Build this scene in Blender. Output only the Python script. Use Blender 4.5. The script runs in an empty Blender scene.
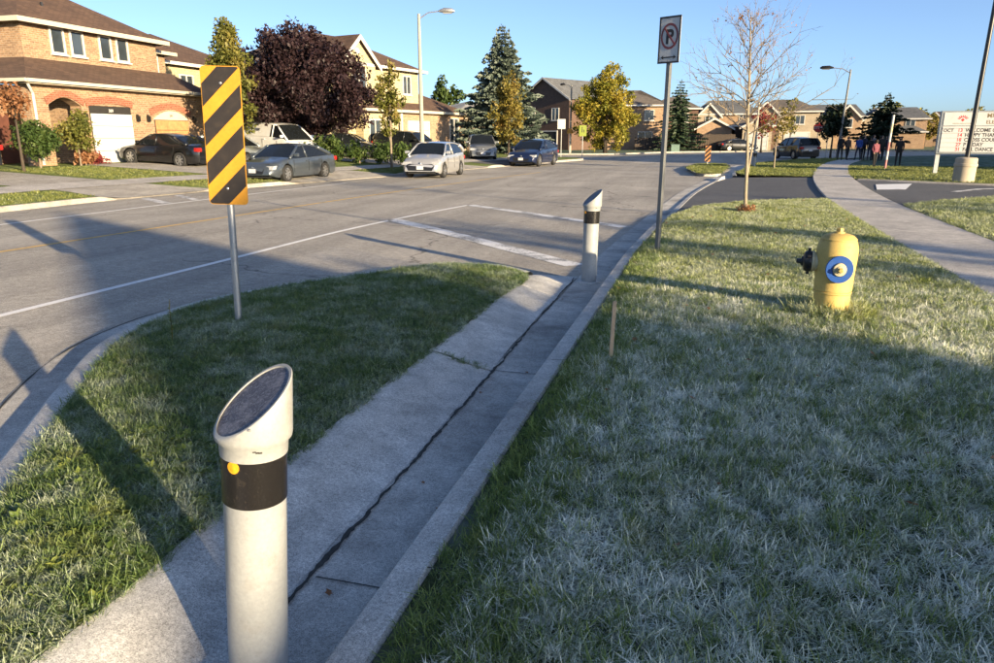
import bpy, bmesh, math, random
import numpy as np
from mathutils import Vector, Matrix

R = math.radians
PI = math.pi
scene = bpy.context.scene
COL = scene.collection

# ------------------------------------------------------------------ camera, sky, sun, exposure
cam_d = bpy.data.cameras.new('camera')
cam = bpy.data.objects.new('camera', cam_d)
COL.objects.link(cam)
cam.location = (0, 0, 1.8)
cam.rotation_euler = (R(90 - 15.23), 0, R(15.26))
cam_d.sensor_width = 36
cam_d.lens = 26.0
cam_d.clip_start = 0.05
cam_d.clip_end = 6000
scene.camera = cam

SUN_EL, SUN_AZ = 10.3, 123.5          # azimuth clockwise from +Y: the sun stands low behind the viewer's right shoulder
w = bpy.data.worlds.new('World'); scene.world = w; w.use_nodes = True
nt = w.node_tree; nt.nodes.clear()
sky = nt.nodes.new('ShaderNodeTexSky'); sky.sky_type = 'NISHITA'; sky.sun_disc = False
sky.sun_elevation = R(SUN_EL); sky.sun_rotation = R(SUN_AZ)
sky.altitude = 200; sky.air_density = 0.6; sky.dust_density = 1.0; sky.ozone_density = 3.0
bg = nt.nodes.new('ShaderNodeBackground'); bg.inputs['Strength'].default_value = 0.082
wo = nt.nodes.new('ShaderNodeOutputWorld')
hs = nt.nodes.new('ShaderNodeHueSaturation'); hs.inputs['Saturation'].default_value = 0.90
nt.links.new(sky.outputs[0], hs.inputs['Color']); nt.links.new(hs.outputs[0], bg.inputs[0]); nt.links.new(bg.outputs[0], wo.inputs[0])

sd = bpy.data.lights.new('sun', 'SUN'); sd.energy = 4.4; sd.angle = R(0.55); sd.color = (1.0, 0.79, 0.50)
sun = bpy.data.objects.new('sun', sd); COL.objects.link(sun)
to_sun = Vector((math.sin(R(SUN_AZ)) * math.cos(R(SUN_EL)), math.cos(R(SUN_AZ)) * math.cos(R(SUN_EL)), math.sin(R(SUN_EL))))
sun.rotation_euler = to_sun.to_track_quat('Z', 'Y').to_euler()
sun.location = to_sun * 200

vs = scene.view_settings
vs.view_transform = 'Standard'; vs.look = 'None'; vs.exposure = 1.70; vs.gamma = 1.0
scene.render.engine = 'CYCLES'
scene.cycles.use_denoising = True
scene.cycles.max_bounces = 5
scene.cycles.adaptive_threshold = 0.02
scene.cycles.transparent_max_bounces = 8
scene.cycles.caustics_reflective = False; scene.cycles.caustics_refractive = False

# ------------------------------------------------------------------ materials
M = {}
def nodemat(name):
    m = bpy.data.materials.new(name); m.use_nodes = True
    t = m.node_tree; b = t.nodes['Principled BSDF']
    M[name] = m
    return m, t, b

def N(t, kind, **kw):
    n = t.nodes.new(kind)
    for k, v in kw.items():
        if k in n.inputs: n.inputs[k].default_value = v
        else: setattr(n, k, v)
    return n

def ramp(t, pts, fac):
    r = t.nodes.new('ShaderNodeValToRGB')
    el = r.color_ramp.elements
    while len(el) < len(pts): el.new(0.5)
    for e, (p, c) in zip(el, pts):
        e.position = p; e.color = (c[0], c[1], c[2], 1) if isinstance(c, (tuple, list)) else (c, c, c, 1)
    t.links.new(fac, r.inputs[0])
    return r.outputs[0]

def mixc(t, a, b, fac, mode='MIX'):
    m = t.nodes.new('ShaderNodeMix'); m.data_type = 'RGBA'; m.blend_type = mode
    def s(sock, v):
        if hasattr(v, 'is_output'): t.links.new(v, sock)
        elif isinstance(v, (tuple, list)): sock.default_value = (v[0], v[1], v[2], 1)
        else: sock.default_value = v
    s(m.inputs[0], fac); s(m.inputs[6], a); s(m.inputs[7], b)
    return m.outputs[2]

def coords(t, which):
    if which == 'World':
        g = t.nodes.new('ShaderNodeNewGeometry'); return g.outputs['Position']
    c = t.nodes.new('ShaderNodeTexCoord'); return c.outputs[which]

def noise(t, vec, scale, detail=4, rough=.55, dist=0.0):
    n = N(t, 'ShaderNodeTexNoise', Scale=scale, Detail=detail, Roughness=rough, Distortion=dist)
    t.links.new(vec, n.inputs['Vector'])
    return n.outputs['Fac']

def bump(t, b, h, strength=.4, dist=.01):
    n = N(t, 'ShaderNodeBump', Strength=strength, Distance=dist)
    t.links.new(h, n.inputs['Height']); t.links.new(n.outputs[0], b.inputs['Normal'])

def pm(name, col, rough=.6, var=.18, scale=6.0, metal=0.0, bmp=0.0, bscale=None, where='Object', spec=.5, coat=0.0):
    m, t, b = nodemat(name)
    b.inputs['Roughness'].default_value = rough; b.inputs['Metallic'].default_value = metal
    b.inputs['Specular IOR Level'].default_value = spec
    if coat: b.inputs['Coat Weight'].default_value = coat; b.inputs['Coat Roughness'].default_value = .04
    v = coords(t, where)
    n = noise(t, v, scale, 6)
    lo = tuple(c * (1 - var) for c in col); hi = tuple(min(1, c * (1 + var)) for c in col)
    c = ramp(t, [(.3, lo), (.7, hi)], n)
    t.links.new(c, b.inputs['Base Color'])
    if bmp: bump(t, b, noise(t, v, bscale or scale * 4, 5), bmp, .01)
    return m

# asphalt
def asphalt(name, base, tint=(1, .97, .92), cracks=True):
    m, t, b = nodemat(name)
    v = coords(t, 'World')
    fine = noise(t, v, 140, 3, .7); mid = noise(t, v, 9, 5, .6); big = noise(t, v, .35, 4)
    c1 = ramp(t, [(.28, tuple(base * .45 * k for k in tint)), (.5, tuple(base * k for k in tint)), (.74, tuple(base * 1.9 * k for k in tint))], fine)
    agg = ramp(t, [(.36, .72), (.5, 1.0), (.66, 1.34)], noise(t, v, 38, 3, .8)); c1 = mixc(t, c1, agg, 1.0, 'MULTIPLY')
    c2 = ramp(t, [(.3, .78), (.7, 1.18)], mid); c3 = ramp(t, [(.3, .8), (.72, 1.2)], big)
    c = mixc(t, c1, c2, 1.0, 'MULTIPLY'); c = mixc(t, c, c3, 1.0, 'MULTIPLY')
    if cracks:
        mp = N(t, 'ShaderNodeMapping'); mp.inputs['Scale'].default_value = (1.1, .06, 1); t.links.new(v, mp.inputs[0])
        c = mixc(t, c, ramp(t, [(.35, .84), (.65, 1.12)], noise(t, mp.outputs[0], 1.0, 4, .6)), 1.0, 'MULTIPLY')
        st = ramp(t, [(.66, 1.0), (.74, .72)], noise(t, v, 1.7, 5, .65)); c = mixc(t, c, st, 1.0, 'MULTIPLY')
        warp = N(t, 'ShaderNodeTexNoise', Scale=1.3, Detail=5.0); t.links.new(v, warp.inputs['Vector'])
        ad = N(t, 'ShaderNodeVectorMath', operation='MULTIPLY_ADD'); ad.inputs[1].default_value = (1.4, 1.4, 0)
        t.links.new(warp.outputs['Color'], ad.inputs[0]); t.links.new(v, ad.inputs[2])
        vo = N(t, 'ShaderNodeTexVoronoi', feature='DISTANCE_TO_EDGE', Scale=.17); t.links.new(ad.outputs[0], vo.inputs['Vector'])
        ck = ramp(t, [(0.0, .85), (.002, .6), (.0045, 0.0)], vo.outputs['Distance'])
        gate = ramp(t, [(.40, 0.0), (.50, 1.0)], noise(t, v, .22, 2))
        mm = N(t, 'ShaderNodeMath', operation='MULTIPLY'); t.links.new(ck, mm.inputs[0]); t.links.new(gate, mm.inputs[1])
        c = mixc(t, c, (.07, .065, .055), mm.outputs[0])
    t.links.new(c, b.inputs['Base Color']); b.inputs['Roughness'].default_value = .85
    bump(t, b, fine, .6, .006)
    return m
asphalt('road_asphalt', .35, (1, .91, .77))
asphalt('driveway_asphalt', .085, (1, 1, 1.02), False)

def concrete(name, base, tint=(1, .96, .88), stain=.35):
    m, t, b = nodemat(name)
    v = coords(t, 'World')
    fine = noise(t, v, 190, 3, .75); mid = noise(t, v, 7, 6, .65); big = noise(t, v, 1.1, 5, .6)
    c1 = ramp(t, [(.33, tuple(base * .45 * k for k in tint)), (.48, tuple(base * k for k in tint)), (.7, tuple(base * 1.45 * k for k in tint))], fine)
    c1 = mixc(t, c1, ramp(t, [(.36, .74), (.5, 1.0), (.66, 1.22)], noise(t, v, 62, 3, .8)), 1.0, 'MULTIPLY')
    c = mixc(t, c1, ramp(t, [(.3, .74), (.7, 1.14)], mid), 1.0, 'MULTIPLY')
    c = mixc(t, c, ramp(t, [(.62, 1.0), (.72, .70)], noise(t, v, 3.1, 6, .7)), 1.0, 'MULTIPLY')
    c = mixc(t, c, ramp(t, [(.3, 1 - stain), (.6, 1.06)], big), 1.0, 'MULTIPLY')
    t.links.new(c, b.inputs['Base Color']); b.inputs['Roughness'].default_value = .88
    bump(t, b, fine, .45, .004)
    return m
concrete('kerb_concrete', 0.53)
concrete('gutter_concrete', 0.50, (1, .95, .86), .5)
concrete('apron_concrete', 0.56, (1, .97, .9), .35)
concrete('sidewalk_concrete', 0.48, (1, .93, .84), .25)
concrete('driveway_concrete', .40, (1, .92, .8), .3)

def paint(name, col, wear):
    m, t, b = nodemat(name)
    v = coords(t, 'World')
    n = noise(t, v, 26, 6, .75); n2 = noise(t, v, 2.2, 4)
    a = N(t, 'ShaderNodeMath', operation='ADD'); t.links.new(n, a.inputs[0]); t.links.new(n2, a.inputs[1])
    f = ramp(t, [(wear - .06, 0.0), (wear + .06, 1.0)], N2half(t, a.outputs[0]))
    c = mixc(t, (.15, .145, .135), col, f)
    t.links.new(c, b.inputs['Base Color']); b.inputs['Roughness'].default_value = .7
    return m
def N2half(t, s):
    a = N(t, 'ShaderNodeMath', operation='MULTIPLY'); a.inputs[1].default_value = .5; t.links.new(s, a.inputs[0]); return a.outputs[0]
paint('white_road_paint', (.84, .82, .78), .38)
paint('worn_white_road_paint', (.82, .80, .76), .47)
paint('yellow_road_paint', (.72, .45, .10), .42)

# lawns (the soil and thatch under the blades) and grass blades
def lawn(name, a, b_, frost, fr_amt):
    m, t, b = nodemat(name)
    v = coords(t, 'World')
    n1 = noise(t, v, 60, 4, .7); n2 = noise(t, v, 2.3, 5, .65); n3 = noise(t, v, .5, 3)
    c = ramp(t, [(.3, a), (.7, b_)], n1)
    c = mixc(t, c, frost, mixfac(t, n2, fr_amt))
    c = mixc(t, c, ramp(t, [(.3, .75), (.7, 1.2)], n3), 1.0, 'MULTIPLY')
    t.links.new(c, b.inputs['Base Color']); b.inputs['Roughness'].default_value = .95
    b.inputs['Specular IOR Level'].default_value = .1
    bump(t, b, n1, .9, .03)
    return m
def mixfac(t, n, amt):
    return ramp(t, [(.42, 0.0), (.66, amt)], n)
lawn('verge_soil', (.035, .05, .02), (.10, .12, .05), (.30, .34, .33), .45)
lawn('lawn_far', (.07, .105, .025), (.20, .24, .06), (.32, .36, .30), .25)
lawn('field_far', (.05, .08, .035), (.11, .15, .07), (.30, .36, .36), .5)
lawn('ground_soil', (.05, .075, .025), (.11, .13, .05), (.2, .2, .15), .2)

def blade(name, dark, light, frost, f0, f1, transl=.25, dry=(.25, .25, .085)):
    m, t, b = nodemat(name)
    v = coords(t, 'World')
    oi = t.nodes.new('ShaderNodeObjectInfo')
    c = mixc(t, dark, light, oi.outputs['Random'])
    dn = ramp(t, [(.55, 0.0), (.7, .55)], noise(t, v, 3.7, 4))
    c = mixc(t, c, dry, dn)
    n = noise(t, v, 2.6, 7, .85); n2 = noise(t, v, 75, 2, .7)
    a = N(t, 'ShaderNodeMath', operation='MULTIPLY_ADD'); a.inputs[1].default_value = .5
    t.links.new(n2, a.inputs[0]); t.links.new(n, a.inputs[2])
    f = ramp(t, [(f0, 0.0), (f1, 1.0)], a.outputs[0])
    c = mixc(t, c, frost, f)
    t.links.new(c, b.inputs['Base Color']); b.inputs['Roughness'].default_value = .6
    b.inputs['Specular IOR Level'].default_value = .3
    tr = t.nodes.new('ShaderNodeBsdfTranslucent'); t.links.new(c, tr.inputs[0])
    mx = t.nodes.new('ShaderNodeMixShader'); mx.inputs[0].default_value = transl
    out = [x for x in t.nodes if x.type == 'OUTPUT_MATERIAL'][0]
    t.links.new(b.outputs[0], mx.inputs[1]); t.links.new(tr.outputs[0], mx.inputs[2]); t.links.new(mx.outputs[0], out.inputs[0])
    return m
blade('frosted_grass', (.085, .14, .03), (.30, .37, .11), (.94, .94, .84), .56, .88)
blade('island_grass', (.055, .11, .028), (.19, .26, .075), (.62, .66, .56), .72, 1.12)
blade('lit_grass', (.12, .17, .03), (.29, .33, .07), (.74, .75, .62), .66, 1.05)
blade('lawn_grass', (.13, .165, .04), (.27, .28, .08), (.5, .52, .42), .8, 1.3)
blade('weed_leaf', (.10, .16, .03), (.26, .30, .07), (.5, .55, .45), .8, 1.25)

def leafmat(name, cols, transl=.3, scale=.9):
    m, t, b = nodemat(name)
    v = coords(t, 'World')
    n = noise(t, v, scale, 4, .7); n2 = noise(t, v, 9, 2)
    a = N(t, 'ShaderNodeMath', operation='MULTIPLY_ADD'); a.inputs[1].default_value = .5
    t.links.new(n2, a.inputs[0]); t.links.new(n, a.inputs[2])
    pts = [(.48 + .54 * i / (len(cols) - 1), c) for i, c in enumerate(cols)]
    c = ramp(t, pts, a.outputs[0])
    t.links.new(c, b.inputs['Base Color']); b.inputs['Roughness'].default_value = .55
    b.inputs['Specular IOR Level'].default_value = .3
    tr = t.nodes.new('ShaderNodeBsdfTranslucent'); t.links.new(c, tr.inputs[0])
    mx = t.nodes.new('ShaderNodeMixShader'); mx.inputs[0].default_value = transl
    out = [x for x in t.nodes if x.type == 'OUTPUT_MATERIAL'][0]
    t.links.new(b.outputs[0], mx.inputs[1]); t.links.new(tr.outputs[0], mx.inputs[2]); t.links.new(mx.outputs[0], out.inputs[0])
    return m
leafmat('leaf_purple', [(.010, .006, .008), (.026, .013, .015), (.055, .030, .033)], .12)
leafmat('leaf_yellowgreen', [(.045, .07, .015), (.14, .145, .032), (.27, .21, .05)])
leafmat('leaf_green', [(.025, .05, .012), (.06, .10, .025), (.13, .16, .04)])
leafmat('leaf_autumn', [(.05, .075, .012), (.17, .18, .024), (.36, .29, .04), (.34, .20, .03)], .3, .5)
leafmat('leaf_columnar', [(.05, .07, .015), (.15, .15, .03), (.30, .20, .06)])
leafmat('leaf_olive', [(.06, .06, .015), (.20, .17, .035), (.32, .20, .06)])
leafmat('leaf_red', [(.10, .015, .015), (.25, .04, .04), (.3, .10, .05)])
leafmat('needle_blue', [(.030, .045, .032), (.075, .10, .075), (.16, .19, .15)], .08)
leafmat('needle_green', [(.015, .03, .015), (.035, .06, .03), (.07, .10, .045)], .08)
leafmat('needle_dark', [(.006, .012, .006), (.014, .026, .012), (.03, .045, .02)], .05)
leafmat('leaf_brown', [(.14, .06, .025), (.28, .13, .06), (.36, .22, .12)])

def bark(name, a, b_):
    m, t, b = nodemat(name)
    v = coords(t, 'Object')
    mp = N(t, 'ShaderNodeMapping'); mp.inputs['Scale'].default_value = (9, 9, 1.6); t.links.new(v, mp.inputs[0])
    n = noise(t, mp.outputs[0], 6, 6, .7)
    t.links.new(ramp(t, [(.3, a), (.7, b_)], n), b.inputs['Base Color']); b.inputs['Roughness'].default_value = .9
    bump(t, b, n, .6, .02)
bark('bark_grey', (.11, .085, .06), (.30, .24, .17)); bark('bark_dark', (.03, .022, .016), (.09, .07, .05)); bark('bark_pale', (.17, .14, .10), (.36, .30, .21))

def brick(name, c1, c2, mortar, scale=1.0):
    m, t, b = nodemat(name)
    uv = coords(t, 'UV')
    br = N(t, 'ShaderNodeTexBrick', Scale=1.0); br.inputs['Brick Width'].default_value = .24 * scale; br.inputs['Row Height'].default_value = .085 * scale
    br.inputs['Mortar Size'].default_value = .012; br.inputs['Bias'].default_value = 0.0
    br.inputs['Color1'].default_value = (*c1, 1); br.inputs['Color2'].default_value = (*c2, 1); br.inputs['Mortar'].default_value = (*mortar, 1)
    t.links.new(uv, br.inputs['Vector'])
    n = noise(t, uv, 1.8, 5, .7); n2 = noise(t, uv, 11, 3)
    c = mixc(t, br.outputs['Color'], ramp(t, [(.3, .72), (.7, 1.2)], n2), 1.0, 'MULTIPLY')
    c = mixc(t, c, ramp(t, [(.3, .85), (.7, 1.1)], n), 1.0, 'MULTIPLY')
    t.links.new(c, b.inputs['Base Color']); b.inputs['Roughness'].default_value = .9
    bump(t, b, br.outputs['Fac'], -.5, .01)
brick('brick_tan', (.36, .225, .125), (.20, .11, .06), (.31, .25, .18))
brick('brick_brown', (.125, .062, .04), (.08, .04, .026), (.13, .10, .08))
brick('brick_peach', (.38, .24, .14), (.27, .155, .09), (.33, .27, .2))
brick('brick_red', (.30, .095, .05), (.21, .065, .035), (.28, .16, .11))
brick('siding_cream', (.45, .385, .24), (.41, .35, .215), (.33, .28, .18), 2.2)
brick('siding_beige', (.40, .33, .24), (.36, .30, .22), (.29, .25, .19), 2.2)

def shingle(name, a, b_):
    m, t, b = nodemat(name)
    uv = coords(t, 'UV')
    br = N(t, 'ShaderNodeTexBrick', Scale=1.0); br.inputs['Brick Width'].default_value = .33; br.inputs['Row Height'].default_value = .15
    br.inputs['Mortar Size'].default_value = .012
    br.inputs['Color1'].default_value = (*a, 1); br.inputs['Color2'].default_value = (*b_, 1); br.inputs['Mortar'].default_value = (*[x * .5 for x in a], 1)
    t.links.new(uv, br.inputs['Vector'])
    n = noise(t, uv, .8, 5, .7)
    c = mixc(t, br.outputs['Color'], ramp(t, [(.3, .75), (.7, 1.25)], n), 1.0, 'MULTIPLY')
    t.links.new(c, b.inputs['Base Color']); b.inputs['Roughness'].default_value = .93
    bump(t, b, br.outputs['Fac'], -.5, .01)
shingle('shingle_brown', (.075, .042, .028), (.12, .07, .045))
shingle('shingle_grey', (.10, .105, .11), (.15, .155, .16))
shingle('shingle_taupe', (.12, .10, .085), (.17, .145, .12))
shingle('shingle_pale', (.30, .30, .29), (.36, .35, .33))

pm('white_trim', (.55, .53, .49), .5, .06, 3)
pm('cream_trim', (.48, .44, .35), .55, .06, 3)
pm('garage_white', (.50, .50, .49), .5, .06, 4)
pm('garage_wood', (.42, .21, .09), .55, .25, 5)
pm('garage_grey', (.5, .48, .44), .55, .08, 4)
pm('dark_opening', (.02, .018, .016), .8, .2, 4)
pm('door_dark', (.10, .04, .03), .5, .2, 3)
pm('glass_window', (.035, .045, .055), .08, .3, .7, spec=.9)
pm('fence_wood', (.06, .045, .035), .85, .35, 3, bmp=.3)
pm('lamp_black', (.012, .012, .013), .4, .2, 3)
pm('black_plastic', (.012, .012, .013), .35, .25, 12)
pm('rubber', (.018, .018, .018), .8, .25, 8)
pm('rim_alloy', (.48, .48, .48), .32, .1, 8, metal=.85)
pm('chrome', (.7, .7, .7), .2, .05, 8, metal=1.0)
pm('car_glass', (.010, .012, .014), .05, .2, 1.0, spec=.45)
pm('headlight_glass', (.34, .35, .36), .1, .15, 9)
pm('tail_red', (.35, .015, .012), .18, .2, 9)
pm('plate_white', (.5, .5, .52), .5, .05, 9)
for nm, c, met in [('paint_black', (.006, .006, .007), .0), ('paint_grey', (.065, .078, .092), .35), ('paint_silver', (.50, .50, .50), .55), ('paint_blue', (.010, .018, .055), .25),
                   ('paint_white', (.75, .75, .74), 0), ('paint_charcoal', (.02, .022, .024), .3), ('paint_midgrey', (.16, .17, .18), .45), ('paint_sage', (.28, .30, .28), .4), ('paint_red', (.20, .02, .016), .1)]:
    pm(nm, c, .28, .06, 2.0, metal=met, coat=.9)

# street furniture
def weathered(name, col, rough=.5, dirt=(.20, .18, .15), amt=.35, scale=9, metal=0.0, bmp=.12):
    m, t, b = nodemat(name)
    v = coords(t, 'Object')
    n = noise(t, v, scale, 7, .72); n2 = noise(t, v, scale * 7, 4, .7); n3 = noise(t, v, 1.8, 3)
    c = mixc(t, col, dirt, ramp(t, [(.52, 0.0), (.74, amt)], n))
    c = mixc(t, c, ramp(t, [(.3, .88), (.7, 1.08)], n2), 1.0, 'MULTIPLY')
    c = mixc(t, c, ramp(t, [(.3, .9), (.7, 1.06)], n3), 1.0, 'MULTIPLY')
    t.links.new(c, b.inputs['Base Color'])
    t.links.new(ramp(t, [(.3, rough * .8), (.7, min(1, rough * 1.3))], n), b.inputs['Roughness'])
    b.inputs['Metallic'].default_value = metal
    bump(t, b, n2, bmp, .004)
    return m
weathered('bollard_white', (.30, .312, .315), .45, (.24, .22, .19), .5, 10, bmp=.2)
weathered('bollard_cap', (.315, .322, .315), .5, (.26, .24, .2), .4, 12)
weathered('hydrant_yellow', (.56, .40, .12), .6, (.30, .20, .08), .65, 12, bmp=.5)
weathered('hydrant_collar', (.50, .44, .29), .5, (.35, .28, .14), .5, 12)
weathered('hydrant_black', (.012, .012, .014), .35, (.05, .05, .05), .4, 20, bmp=.3)
weathered('hydrant_blue', (.012, .075, .32), .45, (.02, .08, .2), .5, 20)
weathered('brass', (.55, .40, .12), .45, (.25, .17, .06), .5, 18, metal=.3)
weathered('galvanised', (.40, .41, .42), .45, (.22, .22, .22), .6, 14, metal=.75)
weathered('dark_post', (.15, .155, .155), .5, (.09, .09, .085), .5, 14, metal=.3)
weathered('sign_yellow', (.50, .235, .018), .42, (.5, .3, .04), .35, 7)
weathered('sign_black', (.018, .014, .012), .5, (.05, .035, .025), .5, 9)
weathered('sign_white', (.50, .50, .49), .45, (.5, .48, .45), .4, 7)
weathered('sign_orange', (.55, .24, .09), .45, (.45, .2, .08), .3, 7)
weathered('sign_red', (.42, .03, .03), .45, (.3, .05, .05), .3, 7)
weathered('sign_darkred', (.16, .035, .04), .5, (.1, .03, .03), .4, 9)
weathered('sign_pink', (.42, .16, .16), .5, (.3, .15, .14), .4, 9)
weathered('sign_lime', (.22, .27, .04), .45, (.3, .35, .06), .3, 7)
weathered('sign_text_black', (.02, .02, .022), .6, (.06, .06, .06), .3, 9)
weathered('sign_text_red', (.45, .03, .03), .6, (.3, .05, .05), .3, 9)
weathered('sign_text_gold', (.17, .12, .06), .6, (.3, .22, .1), .3, 9)
weathered('board_frame', (.28, .30, .31), .45, (.2, .2, .2), .4, 9, metal=.4)
weathered('concrete_base', (.42, .36, .27), .85, (.35, .3, .22), .5, 6, bmp=.4)
weathered('lamp_concrete', (.34, .315, .26), .8, (.35, .32, .26), .5, 5, bmp=.3)
weathered('stake_wood', (.40, .30, .20), .85, (.25, .17, .1), .6, 14, bmp=.4)
weathered('reflector_yellow', (.80, .36, .02), .25, (.7, .45, .04), .3, 20)

m, t, b = nodemat('bollard_band')          # black retroreflective sheeting, scratched and dewy
v = coords(t, 'Object'); n = noise(t, v, 190, 3, .7); n2 = noise(t, v, 12, 5, .7)
c = mixc(t, (.012, .011, .011), (.12, .10, .08), ramp(t, [(.62, 0.0), (.78, .5)], n))
c = mixc(t, c, (.09, .075, .055), ramp(t, [(.55, 0.0), (.75, .5)], n2))
t.links.new(c, b.inputs['Base Color']); b.inputs['Roughness'].default_value = .22; bump(t, b, n, .3, .003)
m, t, b = nodemat('bollard_panel')         # dark dewy disc in the sloping top
v = coords(t, 'Object'); n = noise(t, v, 130, 4, .75); n2 = noise(t, v, 22, 5, .7)
c = mixc(t, (.03, .03, .045), (.26, .26, .30), ramp(t, [(.5, 0.0), (.72, .8)], n))
c = mixc(t, c, (.22, .22, .26), ramp(t, [(.45, 0.0), (.75, .6)], n2))
t.links.new(c, b.inputs['Base Color']); b.inputs['Roughness'].default_value = .5; bump(t, b, n, .5, .003)

for nm, c in [('skin', (.45, .27, .19)), ('hair_dark', (.02, .014, .01)), ('cloth_black', (.01, .01, .012)), ('cloth_navy', (.012, .016, .035)), ('cloth_blue', (.02, .06, .25)),
              ('cloth_grey', (.10, .10, .11)), ('cloth_brown', (.06, .04, .03)), ('cloth_white', (.6, .6, .58)), ('cloth_pink', (.18, .05, .07)), ('cloth_teal', (.03, .10, .11))]:
    pm(nm, c, .85, .2, 9)

# ------------------------------------------------------------------ mesh helpers
class MB:
    def __init__(s): s.v = []; s.f = []; s.mi = []
    def add(s, verts, faces, mi=0):
        o = len(s.v); s.v += [tuple(p) for p in verts]
        s.f += [tuple(i + o for i in f) for f in faces]; s.mi += [mi] * len(faces); return s
    def box(s, c, size, rz=0.0, mi=0, rot=None):
        x, y, z = [k / 2 for k in size]
        P = [Vector(p) for p in [(-x, -y, -z), (x, -y, -z), (x, y, -z), (-x, y, -z), (-x, -y, z), (x, -y, z), (x, y, z), (-x, y, z)]]
        m_ = rot if rot is not None else Matrix.Rotation(rz, 3, 'Z')
        P = [m_ @ p + Vector(c) for p in P]
        return s.add(P, [(3, 2, 1, 0), (4, 5, 6, 7), (0, 1, 5, 4), (1, 2, 6, 5), (2, 3, 7, 6), (3, 0, 4, 7)], mi)
    def tube(s, pts, radii, n=8, cap=True, mi=0):
        pts = [Vector(p) for p in pts]
        if not hasattr(radii, '__len__'): radii = [radii] * len(pts)
        rings = []
        up = None
        for i, p in enumerate(pts):
            d = (pts[min(i + 1, len(pts) - 1)] - pts[max(i - 1, 0)])
            d = d.normalized() if d.length > 1e-9 else Vector((0, 0, 1))
            if up is None:
                a = Vector((1, 0, 0)) if abs(d.x) < .9 else Vector((0, 1, 0))
                up = d.cross(a).normalized()
            else:
                up = (up - d * up.dot(d))
                up = up.normalized() if up.length > 1e-6 else d.orthogonal().normalized()
            q = d.cross(up)
            rings.append([p + (up * math.cos(2 * PI * k / n) + q * math.sin(2 * PI * k / n)) * radii[i] for k in range(n)])
        V = [p for r_ in rings for p in r_]; F = []
        for i in range(len(pts) - 1):
            for k in range(n):
                a, b_ = i * n + k, i * n + (k + 1) % n
                F.append((a, b_, b_ + n, a + n))
        if cap:
            F.append(tuple(range(n - 1, -1, -1))); F.append(tuple((len(pts) - 1) * n + k for k in range(n)))
        return s.add(V, F, mi)
    def lathe(s, prof, n=32, c=(0, 0, 0), mi=0, M3=None):
        V = []; F = []
        for r_, z in prof:
            for k in range(n):
                a = 2 * PI * k / n; p = Vector((r_ * math.cos(a), r_ * math.sin(a), z))
                if M3 is not None: p = M3 @ p
                V.append(p + Vector(c))
        for i in range(len(prof) - 1):
            for k in range(n):
                a, b_ = i * n + k, i * n + (k + 1) % n
                F.append((a, b_, b_ + n, a + n))
        F.append(tuple(range(n - 1, -1, -1))); F.append(tuple((len(prof) - 1) * n + k for k in range(n)))
        return s.add(V, F, mi)
    def poly(s, pts, mi=0): return s.add(pts, [tuple(range(len(pts)))], mi)
    def prism(s, pts, d, mi=0):           # polygon pts swept by vector d
        n = len(pts); d = Vector(d)
        V = [Vector(p) for p in pts] + [Vector(p) + d for p in pts]
        F = [tuple(range(n - 1, -1, -1)), tuple(range(n, 2 * n))] + [(i, (i + 1) % n, (i + 1) % n + n, i + n) for i in range(n)]
        return s.add(V, F, mi)
    def build(s, name, mats, parent=None, smooth=False, uv=False, bevel=0.0, fixn=True, kind=None, loc=None):
        me = bpy.data.meshes.new(name)
        me.from_pydata([tuple(p) for p in s.v], [], s.f)
        if not isinstance(mats, (list, tuple)): mats = [mats]
        for x in mats: me.materials.append(M[x])
        if any(s.mi): me.polygons.foreach_set('material_index', s.mi)
        if fixn:
            bm = bmesh.new(); bm.from_mesh(me); bmesh.ops.recalc_face_normals(bm, faces=bm.faces)
            if bevel: 
                bmesh.ops.remove_doubles(bm, verts=bm.verts, dist=1e-5)
                bmesh.ops.bevel(bm, geom=[e for e in bm.edges if len(e.link_faces) == 2 and e.calc_face_angle(0) > .5], offset=bevel, segments=2, affect='EDGES', profile=.6)
            bm.to_mesh(me); bm.free()
        if uv:
            L = me.uv_layers.new(name='UVMap')
            for p in me.polygons:
                nx, ny, nz = p.normal
                h = math.hypot(nx, ny)
                if h < .05: ux, uy = (1, 0), None
                else: ux = (-ny / h, nx / h)
                for li in p.loop_indices:
                    co = me.vertices[me.loops[li].vertex_index].co
                    if h < .05: L.data[li].uv = (co.x, co.y)
                    else:
                        L.data[li].uv = (co.x * ux[0] + co.y * ux[1], co.z / max(.3, h))
        if smooth:
            me.polygons.foreach_set('use_smooth', [True] * len(me.polygons))
            if smooth != True:
                me.set_sharp_from_angle(angle=R(smooth))
        me.update()
        o = bpy.data.objects.new(name, me); COL.objects.link(o)
        if parent is not None: o.parent = parent
        if loc is not None: o.location = loc
        if kind: o['kind'] = kind
        return o

def tag(o, label=None, cat=None, group=None, kind=None):
    if label: o['label'] = label
    if cat: o['category'] = cat
    if group: o['group'] = group
    if kind: o['kind'] = kind
    return o
def thing(name, label, cat, loc=(0, 0, 0), rz=0.0, group=None, tilt=None):
    o = bpy.data.objects.new(name, None); COL.objects.link(o)
    o.empty_display_size = .2
    o.location = loc; o.rotation_euler = (tilt[0] if tilt else 0, tilt[1] if tilt else 0, rz)
    return tag(o, label, cat, group)
def struct(name, mb, mats, **kw):
    o = mb.build(name, mats, **kw); o['kind'] = 'structure'; return o
def part(name, mb, mats, parent, **kw): return mb.build(name, mats, parent, **kw)
def B(*a, **k): return MB().box(*a, **k)

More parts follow.
